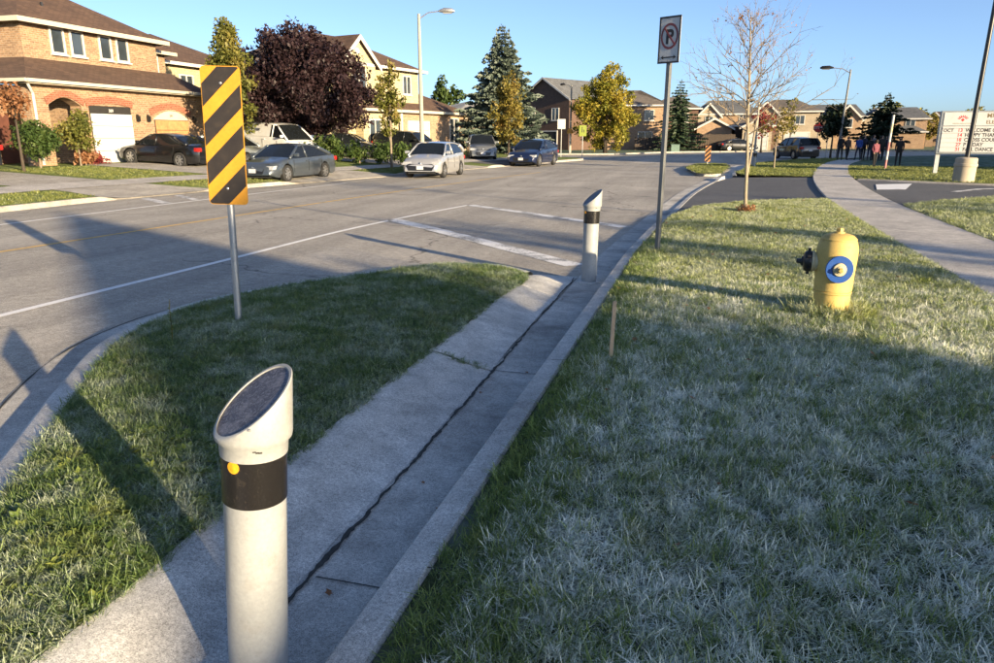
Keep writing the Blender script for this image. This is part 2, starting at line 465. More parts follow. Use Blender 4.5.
def smoothline(pts, step=1.0):        # Hermite curve through the points, tangents by chord length so that it never overshoots
    P = [np.array(p, float) for p in pts]; out = []
    L = [max(1e-9, float(np.linalg.norm(P[i + 1] - P[i]))) for i in range(len(P) - 1)]
    D = [(P[i + 1] - P[i]) / L[i] for i in range(len(L))]
    T = [D[0]] + [(D[i - 1] * L[i] + D[i] * L[i - 1]) / (L[i] + L[i - 1]) for i in range(1, len(D))] + [D[-1]]
    for i in range(len(L)):
        n = max(2, int(L[i] / step))
        for k in range(n):
            u = k / n; a = 2 * u ** 3 - 3 * u ** 2 + 1; b = u ** 3 - 2 * u ** 2 + u; c = -2 * u ** 3 + 3 * u ** 2; d = u ** 3 - u ** 2
            out.append(a * P[i] + b * T[i] * L[i] + c * P[i + 1] + d * T[i + 1] * L[i])
    out.append(P[-1])
    return out
def side(line):       # unit normals to the right of travel
    L = [np.array(p[:2], float) for p in line]; out = []
    for i in range(len(L)):
        d = L[min(i + 1, len(L) - 1)] - L[max(i - 1, 0)]; d /= max(1e-9, np.linalg.norm(d)); out.append(np.array([d[1], -d[0]]))
    return out
def sweep(line, prof, zf=None, mb=None):    # prof: list of (offset to the right, z)
    mb = mb or MB(); S = side(line); k = len(prof); V = []; F = []
    for i, p in enumerate(line):
        for j, (o, z) in enumerate(prof):
            zz = z(i, p) if callable(z) else z
            V.append((p[0] + S[i][0] * o, p[1] + S[i][1] * o, zz + (zf(p) if zf else 0)))
    for i in range(len(line) - 1):
        for j in range(k - 1):
            a = i * k + j; F.append((a, a + 1, a + k + 1, a + k))
    return mb.add(V, F)
def flatpoly(pts, z, name, mat, kind='structure', uv=False, cuts=0):
    bm = bmesh.new()
    vv = [bm.verts.new((p[0], p[1], z(p[0], p[1]) if callable(z) else z)) for p in pts]
    f = bm.faces.new(vv); 
    if f.normal.z < 0 or True: bmesh.ops.recalc_face_normals(bm, faces=bm.faces)
    bmesh.ops.triangulate(bm, faces=bm.faces)
    for fc in bm.faces:
        if fc.normal.z < 0: fc.normal_flip()
    me = bpy.data.meshes.new(name); bm.to_mesh(me); bm.free(); me.materials.append(M[mat])
    o = bpy.data.objects.new(name, me); COL.objects.link(o)
    if kind: o['kind'] = kind
    return o

# ------------------------------------------------------------------ the setting: ground, road, kerbs, lawns, paths
rng = np.random.default_rng(7)
random.seed(7)
g_ = MB(); n_ = 24
xs = np.linspace(-1500, 1500, n_ + 1)
g_.add([(x, y, -.06) for y in xs for x in xs], [(j * (n_ + 1) + i, j * (n_ + 1) + i + 1, (j + 1) * (n_ + 1) + i + 1, (j + 1) * (n_ + 1) + i) for j in range(n_) for i in range(n_)])
struct('ground', g_, 'ground_soil', fixn=False)

LK = [(-16.3, -60), (-16.3, 0), (-16.3, 12), (-16.3, 17), (-15.6, 22.5), (-13.5, 31.5), (-11.6, 42), (-9.5, 52), (-8.5, 56)]
LKY = [p[1] for p in LK]; LKX = [p[0] for p in LK]
DRV = [(17.6, 20.9), (25.4, 31.5), (37.5, 41.0), (43.5, 48.8)]
def kerbLx(y): return float(np.interp(y, LKY, LKX))
def drv(y): return max([max(0.0, min(1.0, (y - a) / .6 + 1 if y < a else ((b - y) / .6 + 1 if y > b else 1.0))) for a, b in DRV])
def zl(x, y, sink=True):
    s = kerbLx(y) - x
    z = .13 + .05 * max(0, s - .15); z = min(z, .62)
    if sink: z -= .10 * drv(y) * max(0, 1 - s / 2.2)
    return z
road_pts = [(-16.35, -60)] + [(p[0] - .05, p[1]) for p in LK[1:]] + [(-9.0, 58.6), (-10.8, 60.6), (-14, 61.6), (-70, 62), (-70, 72), (-13, 72.5), (-8.4, 74), (-6, 78), (-3, 84), (3, 89), (18, 96), (45, 103), (150, 120),
            (150, 100), (45, 84), (20, 74), (11, 64), (7, 58), (6, 50), (6, 34), (.9, 30), (0, 24.5), (-.4, 19), (-.8, 13), (-.95, 9), (-.95, -60)]
flatpoly(road_pts, 0.0, 'road', 'road_asphalt')

def kerbL_h(p): return .13 - .10 * drv(p[1])
lkl = smoothline([(x, y) for x, y in LK], .5)
struct('kerb_left', sweep(lkl, [(-.17, lambda i, p: kerbL_h(p) - .03), (-.16, lambda i, p: kerbL_h(p) + .005), (-.03, lambda i, p: kerbL_h(p) + .005), (0, lambda i, p: kerbL_h(p) - .02), (.03, .008), (.32, .006)]), 'driveway_concrete', smooth=35)
cl = smoothline([(-8.5, 56), (-9.0, 58.6), (-10.8, 60.6), (-14, 61.6), (-30, 62), (-70, 62)], .7)
struct('kerb_corner', sweep(cl, [(-.2, .12), (-.16, .135), (-.03, .135), (0, .11), (.03, .008), (.3, .006)]), 'driveway_concrete', smooth=35)
# left terrain
lt = MB(); ys_ = np.arange(-60, 57.01, .5); ss = [.15, .8, 1.6, 2.4, 3.6, 6, 9.6, 14, 40, 110]
V = [(kerbLx(y) - s, y, zl(kerbLx(y) - s, y)) for y in ys_ for s in ss]; k_ = len(ss)
lt.add(V, [(i * k_ + j, (i + 1) * k_ + j, (i + 1) * k_ + j + 1, i * k_ + j + 1) for i in range(len(ys_) - 1) for j in range(k_ - 1)])
struct('lawn_left', lt, 'lawn_far', fixn=True, smooth=True)
flatpoly([(-9.0, 56.9), (-9.4, 58.6), (-11, 60.4), (-14, 61.4), (-70, 61.8), (-120, 61.8), (-120, 56.9)], .14, 'lawn_corner', 'lawn_far')
def sheetL(name, y0, y1, s0, s1, lift, mat, ny=8, nsx=10, flare=0.0):
    mb = MB(); V = []
    for i in range(ny + 1):
        for j in range(nsx + 1):
            s = s0 + (s1 - s0) * (j / nsx) ** 1.6 if nsx > 4 else s0 + (s1 - s0) * j / nsx
            fl = flare * max(0, 1 - s / 2.0)
            y = (y0 - fl) + (y1 - y0 + 2 * fl) * i / ny; x = kerbLx(y) - s
            V.append((x, y, zl(x, y) + lift))
    k = nsx + 1
    mb.add(V, [(i * k + j, (i + 1) * k + j, (i + 1) * k + j + 1, i * k + j + 1) for i in range(ny) for j in range(nsx)])
    return struct(name, mb, mat, fixn=True)
sheetL('driveway_neighbour', 17.6, 20.9, .0, 22, .012, 'driveway_concrete', 8, 14, .35)
sheetL('driveway_brick_house', 25.4, 31.5, .0, 10.6, .012, 'driveway_concrete', 12, 14, .35)
sheetL('driveway_middle', 37.5, 41.0, .0, 18, .012, 'driveway_concrete', 8, 14, .3)
sheetL('driveway_cream_house', 43.5, 48.8, .0, 9, .012, 'driveway_asphalt', 10, 14, .3)
sheetL('path_left', -60, 56.5, 2.3, 3.8, .02, 'sidewalk_concrete', 233, 3)

# right kerb, gutter, apron
KIY = [-60, 8, 11, 14, 19, 24.5, 30.5, 33]; KIX = [-1.0, -1.0, -.95, -.8, -.5, -.1, .6, 1.0]
def kerbR_h(p): return .13 - .10 * float(np.interp(p[1], [14.6, 16.0, 31.0, 32.0], [0, 1, 1, 0]))
krl = smoothline(list(zip(KIX, KIY)), .5)
struct('kerb_right', sweep(krl, [(-.012, -.005), (-.004, lambda i, p: kerbR_h(p) - .025), (.02, lambda i, p: kerbR_h(p) + .006), (.145, lambda i, p: kerbR_h(p) + .016), (.16, lambda i, p: kerbR_h(p) - .01), (.162, -.05)]), 'kerb_concrete', smooth=40)
struct('gutter_right', sweep(krl, [(-.43, .008), (-.2, .004), (-.005, .006)]), 'gutter_concrete')
ap = thing('kerb_apron', None, None); ap['kind'] = 'structure'
def apron_slab(y0, y1, endf=False):
    mb = MB(); n = max(4, int((y1 - y0) / .12)); pr = [(0, 1.0), (.06, .98), (.14, .86), (.24, .62), (.34, .36), (.44, .14), (.5, .05), (.53, .0)]
    V = []
    for i in range(n + 1):
        y = y0 + (y1 - y0) * i / n
        tp = 1.0 if y < 8.3 else max(.0, 1 - ((y - 8.3) / 1.0) ** 1.6)
        for u, h in pr:
            wig = .012 * math.sin(y * 1.7) + .008 * math.sin(y * 4.1)
            V.append((-2.0 + u + wig + (0 if y < 8.3 else .10 * ((y - 8.3)) ** 2 * (1 - u)), y, .008 + (.125 * h) * tp + .003 * math.sin(y * 9 + u * 7)))
    k = len(pr)
    mb.add(V, [(i * k + j, i * k + j + 1, (i + 1) * k + j + 1, (i + 1) * k + j) for i in range(n) for j in range(k - 1)])
    top = [tuple(p) for p in mb.v]
    # front and back end faces
    for i in (0, n):
        ids = [i * k + j for j in range(k)]
        base = len(mb.v); mb.v += [(mb.v[a][0], mb.v[a][1], -.02) for a in ids]
        for j in range(k - 1): mb.f.append((ids[j], ids[j + 1], base + j + 1, base + j)); mb.mi.append(0)
    return part('slab', mb, 'apron_concrete', ap, smooth=50)
apron_slab(-4.0, 1.18); apron_slab(1.2, 5.18); apron_slab(5.21, 8.02); apron_slab(8.04, 9.3)
cr = MB(); yy = -2.0; V = []; F = []
x_ = -1.45
while yy < 9.2:
    x_ += random.uniform(-.007, .007); x_ += (-1.45 - x_) * .12
    wd_ = max(.002, random.gauss(.0085, .005)) * (1.25 if yy < 3.2 else 1.0); wd = .6 * wd_ + .4 * globals().get('wd', wd_)
    V += [(x_ - wd, yy, .0135), (x_ + wd, yy + random.uniform(-.01, .01), .0135)]; yy += .028
F = [(2 * i, 2 * i + 1, 2 * i + 3, 2 * i + 2) for i in range(len(V) // 2 - 1)]
cr.add(V, F)
pm('crack_tar', (.035, .034, .03), .9, .5, 30)
struct('joint_crack', cr, 'crack_tar', fixn=False)

for yj in (2.35, 5.2, 8.02, 11.0, 14.0):
    xi = float(np.interp(yj, KIY, KIX)); jm = MB()
    jm.add([(xi - .43, yj - .004, .0125), (xi - .01, yj - .004, .0105), (xi - .01, yj + .004, .0105), (xi - .43, yj + .004, .0125), (xi + .015, yj - .004, .1395), (xi + .15, yj - .004, .1495), (xi + .15, yj + .004, .1495), (xi + .015, yj + .004, .1395)], [(0, 1, 2, 3), (4, 5, 6, 7)])
    struct('kerb_joint', jm, 'crack_tar', fixn=False)

# traffic island with its kerb and gutter
ISL = [(-1.98, -.6), (-1.985, 2), (-1.97, 5), (-1.95, 7.2), (-2.05, 8.75), (-2.5, 9.1), (-3.15, 9.05), (-3.85, 8.2), (-4.4, 7.3), (-4.85, 6.1), (-4.68, 4.97), (-4.0, 3.75), (-3.42, 2.86), (-3.05, 2.28), (-2.65, 1.4), (-2.3, .3)]
isl = smoothline(ISL + [ISL[0]], .25)[:-1]
def isl_z(x, y):
    c = np.array([-3.2, 5.2]); d = min(np.hypot(x - p[0], y - p[1]) for p in isl)
    return .125 + .07 * (1 - math.exp(-d / .5)) + .01 * math.sin(3.1 * x + 1.3 * y) * min(1, d * 3)
def filled(pts, zf, step, name, mat, kind='structure', link=True):
    bm = bmesh.new(); vs_ = [bm.verts.new((p[0], p[1], 0)) for p in pts]; bm.faces.new(vs_)
    xs0, xs1 = min(p[0] for p in pts), max(p[0] for p in pts); ys0, ys1 = min(p[1] for p in pts), max(p[1] for p in pts)
    for ax, a, b_ in ((0, xs0, xs1), (1, ys0, ys1)):
        q = a + step
        while q < b_ - step * .3:
            co = (q, 0, 0) if ax == 0 else (0, q, 0); no = (1, 0, 0) if ax == 0 else (0, 1, 0)
            bmesh.ops.bisect_plane(bm, geom=bm.verts[:] + bm.edges[:] + bm.faces[:], plane_co=co, plane_no=no); q += step
    bmesh.ops.triangulate(bm, faces=bm.faces)
    for v_ in bm.verts: v_.co.z = zf(v_.co.x, v_.co.y)
    bm.normal_update()
    for f in bm.faces:
        if f.normal.z < 0: f.normal_flip()
    me = bpy.data.meshes.new(name); bm.to_mesh(me); bm.free(); me.materials.append(M[mat])
    for p in me.polygons: p.use_smooth = True
    o = bpy.data.objects.new(name, me)
    if link: COL.objects.link(o); o['kind'] = kind
    return o
isl_o = filled(isl, isl_z, .4, 'island_lawn', 'verge_soil')
il = smoothline([(-2.05, 8.75), (-2.5, 9.12), (-3.17, 9.06), (-3.87, 8.2), (-4.42, 7.3), (-4.87, 6.1), (-4.70, 4.97), (-4.02, 3.75), (-3.44, 2.86), (-3.07, 2.28), (-2.67, 1.4), (-2.32, .3), (-2.1, -.8)], .2)
# travelling from the tip towards the viewer along the left side: the road lies to the right
struct('kerb_island', sweep(il, [(-.03, .09), (-.02, .125), (.12, .13), (.15, .11), (.175, .012)]), 'kerb_concrete', smooth=40)
il2 = smoothline([(-4.42, 7.3), (-4.87, 6.1), (-4.70, 4.97), (-4.02, 3.75), (-3.44, 2.86), (-3.07, 2.28), (-2.67, 1.4), (-2.32, .3), (-2.1, -.8)], .2)
struct('gutter_island', sweep(il2, [(.17, .006), (.33, .003), (.50, .008)]), 'gutter_concrete')
ck = MB(); S_ = side(il2); V = []
for i, p in enumerate(il2):
    o_ = .505 + random.uniform(-.008, .008); wd = abs(random.gauss(.008, .004))
    V += [(p[0] + S_[i][0] * (o_ - wd), p[1] + S_[i][1] * (o_ - wd), .0125), (p[0] + S_[i][0] * (o_ + wd), p[1] + S_[i][1] * (o_ + wd), .0125)]
ck.add(V, [(2 * i, 2 * i + 1, 2 * i + 3, 2 * i + 2) for i in range(len(V) // 2 - 1)])
struct('joint_crack_island', ck, 'crack_tar', fixn=False)

# right verge between the kerb and the sidewalk
SLY = [-60, 0, 8.4, 12.9, 20.7, 27, 34, 42, 50, 58]; SLX = [3.05, 3.05, 3.07, 3.15, 3.41, 3.95, 4.8, 6.1, 7.7, 9.9]
swl = smoothline(list(zip(SLX, SLY)), .25); swl_y = [p[1] for p in swl]; swl_x = [p[0] for p in swl]
def swL(y): return float(np.interp(y, swl_y, swl_x))
def swR(y): return swL(y) + 1.5
kr_y = [p[1] for p in krl]; kr_x = [p[0] + .16 for p in krl]
def kerbO(y): return float(np.interp(y, kr_y, kr_x))
def verge_z(x, y):
    d = x - kerbO(y); e = max(0, swL(y) - x)
    return .13 + .05 * (1 - math.exp(-max(0, d) / .35)) + .012 * math.sin(2.3 * x + .7) * math.sin(1.9 * y) * min(1, max(0, d)) * min(1, e)
def vergegrid(y0, endf, ny, nx, name, mat, kind='structure', link=True, lift=0.0, u0=0.0, u1=1.0):
    mb = MB(); V = []
    for i in range(ny + 1):
        for j in range(nx + 1):
            u = u0 + (u1 - u0) * j / nx; y = y0 + (endf(u) - y0) * i / ny; x = kerbO(y) + (swL(y) - kerbO(y)) * u
            V.append((x, y, verge_z(x, y) + lift))
    k = nx + 1
    mb.add(V, [(i * k + j, i * k + j + 1, (i + 1) * k + j + 1, (i + 1) * k + j) for i in range(ny) for j in range(nx)])
    o = mb.build(name, mat, fixn=False, smooth=True)
    o['kind'] = kind
    return o
VE = lambda u: float(np.interp(u, [0, .12, .42, .75, 1], [15.6, 18.0, 19.7, 20.5, 20.9]))
vergegrid(-40, VE, 150, 14, 'verge', 'verge_soil')

# sidewalk: separate slabs over a dark bed
sw = thing('sidewalk', None, None); sw['kind'] = 'structure'
def swz(y): return .176
bed = MB(); yl = np.arange(-30, 57.9, .5)
bed.add([p for y in yl for p in ((swL(y) - .01, y, .13), (swR(y) + .01, y, .13))], [(2 * i, 2 * i + 1, 2 * i + 3, 2 * i + 2) for i in range(len(yl) - 1)])
part('bed', bed, 'verge_soil', sw, fixn=False)
y = 2.0
while y < 57:
    y1 = min(y + 1.52, 57.6); g = .003; mb = MB(); V = []
    dz = 0.0
    for yy in (y + g, (y + y1) / 2, y1 - g):
        V += [(swL(yy), yy, .10), (swL(yy), yy, .176 + dz), (swL(yy) + .015, yy, .182 + dz), (swR(yy) - .015, yy, .182 + dz), (swR(yy), yy, .176 + dz), (swR(yy), yy, .10)]
    F = [(i * 6 + j, i * 6 + j + 1, (i + 1) * 6 + j + 1, (i + 1) * 6 + j) for i in range(2) for j in range(5)] + [tuple(range(6)), tuple(range(17, 11, -1))]
    mb.add(V, F); part('slab', mb, 'sidewalk_concrete', sw)
    y = y1

# school driveway crossing the sidewalk
def dz_(x, y):
    u = (x - kerbO(min(y, 33))) / max(.5, swL(y) - kerbO(min(y, 33)))
    return .04 + .10 * max(0, min(1, u))
dpoly = [(-.60, 15.0), (-.30, 16.6), (0, 18.0), (1.2, 19.6), (2.5, 20.4), (3.4, 20.7), (4.95, 19.9), (6.2, 21.4), (9.5, 25.0), (12, 24.8), (20, 21.5), (40, 14), (40, 18.5), (20, 25), (10.6, 28.5), (8, 29.8), (5.7, 31.4), (4.5, 33.0), (3, 33.4), (1.5, 33.6), (1.1, 32), (.75, 30.5), (.4, 27.5), (.05, 24.5), (-.2, 21.5), (-.37, 19)]
filled(dpoly, dz_, 1.0, 'driveway_school', 'driveway_asphalt')
fe = smoothline([(6.05, 31.3), (8, 30.0), (10.6, 28.7), (20, 25.2), (40, 18.7)], .6)
struct('kerb_driveway', sweep(fe, [(-.5, .17), (-.3, .185), (-.03, .185), (0, .16), (.02, .12)]), 'driveway_concrete', smooth=40)
# lawn to the right of the sidewalk and the school field beyond the driveway
rl = [(swR(y), y) for y in np.arange(-40, 19.6, 2.0)] + [(4.95, 19.8), (6.2, 21.3), (9.5, 24.8), (12, 24.6), (20, 21.3), (60, 6.5), (60, -60), (4.5, -60)]
def rz_(x, y): return .175 + .02 * math.sin(x * .7) * math.sin(y * .6)
filled(rl, rz_, 4.0, 'lawn_right', 'verge_soil')
fp = [(6.1, 31.7), (8, 30.4), (10.6, 29.1), (20, 25.6), (40, 19.1), (160, -10), (160, 99), (45, 83), (20, 73), (13, 66.5), (11.2, 62), (swR(57.5), 57.5)] + [(swR(y), y) for y in np.arange(56, 33, -2.0)]
filled(fp, lambda x, y: .15, 8.0, 'school_field', 'field_far')
fv = [(1.9, 33.8), (1.75, 36.5), (2.3, 40), (2.7, 44), (3.3, 48), (4.6, 52), (7, 57), (9.2, 60.5), (11, 61.8)] + [(swL(y), y) for y in (57.5, 54, 50, 46, 42, 38, 34)] + [(4.6, 33.2), (3, 33.6)]
filled(fv, lambda x, y: .16, 3.0, 'verge_far', 'lawn_far')
fk = smoothline([(1.5, 33.5), (1.62, 36.5), (2.17, 40), (2.57, 44), (3.17, 48), (4.5, 52), (6.9, 57.1), (9.1, 60.6), (11, 62.2), (20, 71.5), (45, 82)], .7)
struct('kerb_far_right', sweep(fk, [(-.02, .005), (0, .14), (.13, .155), (.16, .12)]), 'kerb_concrete', smooth=40)
FI = [(-.6, 41.5), (-.25, 38), (.5, 35), (.95, 35.2), (1.15, 37), (1.5, 41), (1.7, 45), (1.2, 47.8), (.3, 47.5), (-.3, 44.5)]
fi = smoothline(FI + [FI[0]], .5)[:-1]
filled(fi, lambda x, y: .14, 1.0, 'island_far_lawn', 'lawn_far')
struct('kerb_island_far', sweep(fi + [fi[0]], [(-.15, .005), (-.12, .12), (.02, .15)] if True else None), 'kerb_concrete', smooth=40)
struct('channel_far', sweep(smoothline([(.75, 31.5), (1.2, 35), (1.55, 38), (1.95, 42), (2.3, 46), (2.7, 49)], .7), [(-.4, .006), (.5, .006)]), 'apron_concrete')
# ground on the far side of the junction
nf = [(-70, 72.3), (-13, 72.8), (-8.6, 74.3), (-6.2, 78.3), (-3.2, 84.3), (2.8, 89.3), (17.8, 96.4), (45, 103.4), (150, 120.5), (420, 180), (420, 700), (-420, 700), (-420, 72.3)]
filled(nf, lambda x, y: .12, 40.0, 'lawn_far_side', 'field_far')
nk = smoothline([(-70, 72), (-13, 72.5), (-8.4, 74), (-6, 78), (-3, 84), (3, 89), (18, 96), (45, 103), (150, 120)], .9)
struct('kerb_far_side', sweep(nk, [(-.2, .10), (-.16, .14), (-.03, .14), (0, .11), (.03, .006)]), 'driveway_concrete')

# painted markings
def stripe(name, pts, wd, mat, z=.005):
    ln = smoothline(pts, .6); return struct(name, sweep(ln, [(-wd / 2, z), (wd / 2, z)]), mat, fixn=False)
stripe('lane_line_white_near', [(-7.25, -20), (-7.0, 2), (-6.87, 5.6), (-6.74, 9.3), (-6.66, 12.8), (-6.4, 15.5), (-5.9, 18.7)], .12, 'white_road_paint')
stripe('lane_line_yellow', [(-11.3, -20), (-10.73, 8.97), (-10.4, 13.8), (-10.03, 18.9), (-9.2, 27), (-7.8, 37)], .10, 'yellow_road_paint')
stripe('lane_line_white_far', [(-14.4, -20), (-14.05, 11.8), (-13.8, 20), (-13.4, 26.4)], .11, 'white_road_paint')
stripe('crossing_band_near', [(-6.45, 14.9), (-4.4, 12.95), (-2.75, 11.3), (-1.6, 10.15)], .34, 'worn_white_road_paint')
stripe('crossing_band_far', [(-5.85, 18.7), (-4.5, 17.6), (-3.2, 16.5), (-1.35, 14.9)], .30, 'worn_white_road_paint')
stripe('kerb_mark_a', [(-16.0, 18.3), (-14.1, 17.0)], .28, 'worn_white_road_paint')
stripe('kerb_mark_b', [(-15.9, 19.6), (-14.1, 18.2)], .22, 'worn_white_road_paint')
sb = MB(); sb.poly([(5.55, 25.6, .155), (6.45, 25.9, .155), (7.45, 29.2, .155), (6.1, 28.4, .155)]); struct('driveway_mark_block', sb, 'white_road_paint', fixn=False)
stripe('driveway_mark_line', [(7.6, 25.2), (9.3, 27.1), (11.5, 27.2), (18, 24.4)], .22, 'worn_white_road_paint', .155)

# ------------------------------------------------------------------ grass: tufts scattered over the lawns
TUFT = {}
def tuft_collection(key, mat, nblades, lmin, lmax, wd, spread, lean0, lean1, nvar=4, seed=1):
    rg = random.Random(seed); c = bpy.data.collections.new('tufts_' + key)
    for q in range(nvar):
        mb = MB()
        comb = rg.uniform(0, 2 * PI)
        for k in range(nblades):
            a = rg.uniform(0, 2 * PI); rr = spread * math.sqrt(rg.random()); x0, y0 = rr * math.cos(a), rr * math.sin(a)
            d = comb + rg.gauss(0, 1.3); L = rg.uniform(lmin, lmax); th = rg.uniform(lean0, lean1); bend = rg.uniform(.2, 1.1)
            p = Vector((x0, y0, -.004)); pts = [p]; nseg = 3
            for s_ in range(nseg):
                tt = min(1.72, th + bend * s_ / nseg); p = p + Vector((math.sin(tt) * math.cos(d), math.sin(tt) * math.sin(d), math.cos(tt))) * (L / nseg); 
                if p.z < .004: p.z = .004 + rg.random() * .004
                pts.append(p)
            tw = d + PI / 2 + rg.uniform(-.7, .7); sx = Vector((math.cos(tw), math.sin(tw), rg.uniform(-.4, .4))) * wd * rg.uniform(.7, 1.3)
            V = [pts[0] - sx * .7, pts[0] + sx * .7, pts[1] - sx, pts[1] + sx, pts[2] - sx * .75, pts[2] + sx * .75, pts[3]]
            mb.add(V, [(0, 1, 3, 2), (2, 3, 5, 4), (4, 5, 6)])
        me_o = mb.build('grass_tuft', mat, fixn=False, smooth=True)
        COL.objects.unlink(me_o); c.objects.link(me_o)
    TUFT[key] = c
tuft_collection('frost', 'frosted_grass', 20, .022, .072, .0014, .035, .4, 1.6, 8, 1)
tuft_collection('island', 'island_grass', 20, .025, .07, .0014, .035, .3, 1.35, 6, 2)
blade('green_grass', (.08, .14, .028), (.26, .33, .085), (.66, .70, .58), .80, 1.15)
tuft_collection('green', 'green_grass', 18, .035, .10, .0015, .04, .3, 1.4, 6, 9)
tuft_collection('lit', 'lit_grass', 18, .03, .07, .0022, .05, .3, 1.3, 5, 3)
tuft_collection('lawn', 'lawn_grass', 14, .04, .08, .006, .12, .2, .9, 3, 4)
tuft_collection('edge', 'lit_grass', 16, .08, .16, .0026, .04, .1, .8, 4, 6)
# broad-leaved weeds
wc = bpy.data.collections.new('tufts_weeds'); rg = random.Random(5)
for q in range(4):
    mb = MB()
    for k in range(9):
        d = 2 * PI * k / 9 + rg.uniform(-.3, .3); L = rg.uniform(.05, .13); wd = L * rg.uniform(.16, .28); el = rg.uniform(.15, .8)
        u = Vector((math.cos(d), math.sin(d), 0)); s_ = Vector((-math.sin(d), math.cos(d), 0))
        def P(f, h): return u * (L * f * math.cos(el * (1 - .5 * f))) + Vector((0, 0, L * f * math.sin(el) * (1 - .35 * f)))
        V = [P(0, 0), P(.35, 0) - s_ * wd * .7, P(.35, 0) + s_ * wd * .7, P(.7, 0) - s_ * wd, P(.7, 0) + s_ * wd, P(1, 0), P(.35, 0) - Vector((0, 0, .006)), P(.7, 0) - Vector((0, 0, .008))]
        mb.add(V, [(0, 6, 1), (0, 2, 6), (1, 6, 7, 3), (6, 2, 4, 7), (3, 7, 5), (7, 4, 5)])
    o = mb.build('weed_rosette', 'weed_leaf', fixn=False, smooth=True); COL.objects.unlink(o); wc.objects.link(o)
TUFT['weeds'] = wc

def scatter(name, emitter, key, density, smin, smax, seed, label, tilt=.25, cat='grass', clump=0.0):
    o = emitter; o.name = name; o['kind'] = 'stuff'; o['label'] = label; o['category'] = cat
    ng = bpy.data.node_groups.new(name + '_nodes', 'GeometryNodeTree')
    ng.interface.new_socket('Geometry', in_out='INPUT', socket_type='NodeSocketGeometry')
    ng.interface.new_socket('Geometry', in_out='OUTPUT', socket_type='NodeSocketGeometry')
    n = ng.nodes; l = ng.links
    gi = n.new('NodeGroupInput'); go = n.new('NodeGroupOutput')
    d = n.new('GeometryNodeDistributePointsOnFaces'); d.inputs['Density'].default_value = density; d.inputs['Seed'].default_value = seed
    ip = n.new('GeometryNodeInstanceOnPoints'); ci = n.new('GeometryNodeCollectionInfo')
    ci.inputs['Collection'].default_value = TUFT[key]; ci.inputs['Separate Children'].default_value = True; ci.inputs['Reset Children'].default_value = True
    if clump:
        tn = n.new('ShaderNodeTexNoise'); tn.inputs['Scale'].default_value = clump; tn.inputs['Detail'].default_value = 3.0
        mr = n.new('ShaderNodeMapRange'); mr.inputs[1].default_value = .36; mr.inputs[2].default_value = .60; mr.inputs[3].default_value = density * .22; mr.inputs[4].default_value = density * 1.3
        l.new(tn.outputs[0], mr.inputs[0]); l.new(mr.outputs[0], d.inputs['Density'])
    rv = n.new('FunctionNodeRandomValue'); rv.data_type = 'FLOAT_VECTOR'; rv.inputs[0].default_value = (-tilt, -tilt, 0); rv.inputs[1].default_value = (tilt, tilt, 6.283)
    rs = n.new('FunctionNodeRandomValue'); rs.data_type = 'FLOAT'; rs.inputs[2].default_value = smin; rs.inputs[3].default_value = smax; rs.inputs['Seed'].default_value = 3
    l.new(gi.outputs[0], d.inputs['Mesh']); l.new(d.outputs['Points'], ip.inputs['Points']); l.new(ci.outputs[0], ip.inputs['Instance'])
    ip.inputs['Pick Instance'].default_value = True
    l.new(rv.outputs[0], ip.inputs['Rotation']); l.new(rs.outputs[1], ip.inputs['Scale']); l.new(ip.outputs[0], go.inputs[0])
    md = o.modifiers.new('scatter', 'NODES'); md.node_group = ng
    return o
def emit_grid(name, y0, y1, nx=10, ny=40, u0=.012, u1=.99):
    return vergegrid(y0, (lambda u: y1) if not callable(y1) else y1, ny, nx, name, 'frosted_grass', 'stuff', lift=.0, u0=u0, u1=u1)
scatter('verge_grass', emit_grid('e', 1.0, 8.5, u0=.05), 'frost', 1500, .55, 1.45, 1, 'matted frosted grass on the verge in the shade nearest the viewer', .5, clump=7.0)
scatter('verge_green_grass', emit_grid('e', 1.0, 8.5, u0=.05), 'green', 420, .6, 1.25, 31, 'green unfrosted grass showing through the frost on the verge', .5, clump=3.0)
scatter('verge_kerb_grass', emit_grid('e', 1.0, 12.0, 3, 40, .008, .11), 'green', 900, .55, 1.2, 32, 'greener strip of grass leaning over the kerb', .4)
scatter('verge_grass_blend', emit_grid('e', 8.5, 13.0), 'frost', 380, .6, 1.1, 21, 'frosted grass thinning out towards the sign post', .4)
scatter('verge_grass_sunlit', emit_grid('e', 7.6, VE), 'lit', 560, .75, 1.25, 2, 'sunlit lightly frosted grass on the verge around the sign post and bare tree', .4)
scatter('verge_edge_grass', emit_grid('e', 4.5, 8.0), 'lit', 200, .8, 1.2, 8, 'greener grass mixed into the frosted verge by the hydrant', .4)
e = filled(isl, isl_z, .4, 'e', 'island_grass', 'stuff')
scatter('island_grass', e, 'island', 1250, .7, 1.35, 3, 'short green grass covering the traffic island')
wl = [(-2.0, .6), (-2.0, 2.3), (-2.2, 2.9), (-2.6, 3.2), (-3.3, 3.0), (-3.0, 2.3), (-2.6, 1.4)]
scatter('island_weeds', filled(wl, isl_z, .4, 'e', 'weed_leaf', 'stuff'), 'weeds', 420, .2, .52, 4, 'broad leaved weeds at the near end of the traffic island', .35, 'weeds')
we = MB(); we.add([(-1.98, 5.12, .135), (-1.50, 5.16, .02), (-1.50, 5.24, .02), (-1.98, 5.28, .135)], [(0, 1, 2, 3)])
o = we.build('e', 'island_grass', fixn=False); scatter('joint_weeds', o, 'island', 900, .5, .9, 5, 'weeds growing in the joint of the sloped concrete apron', .3, 'weeds')
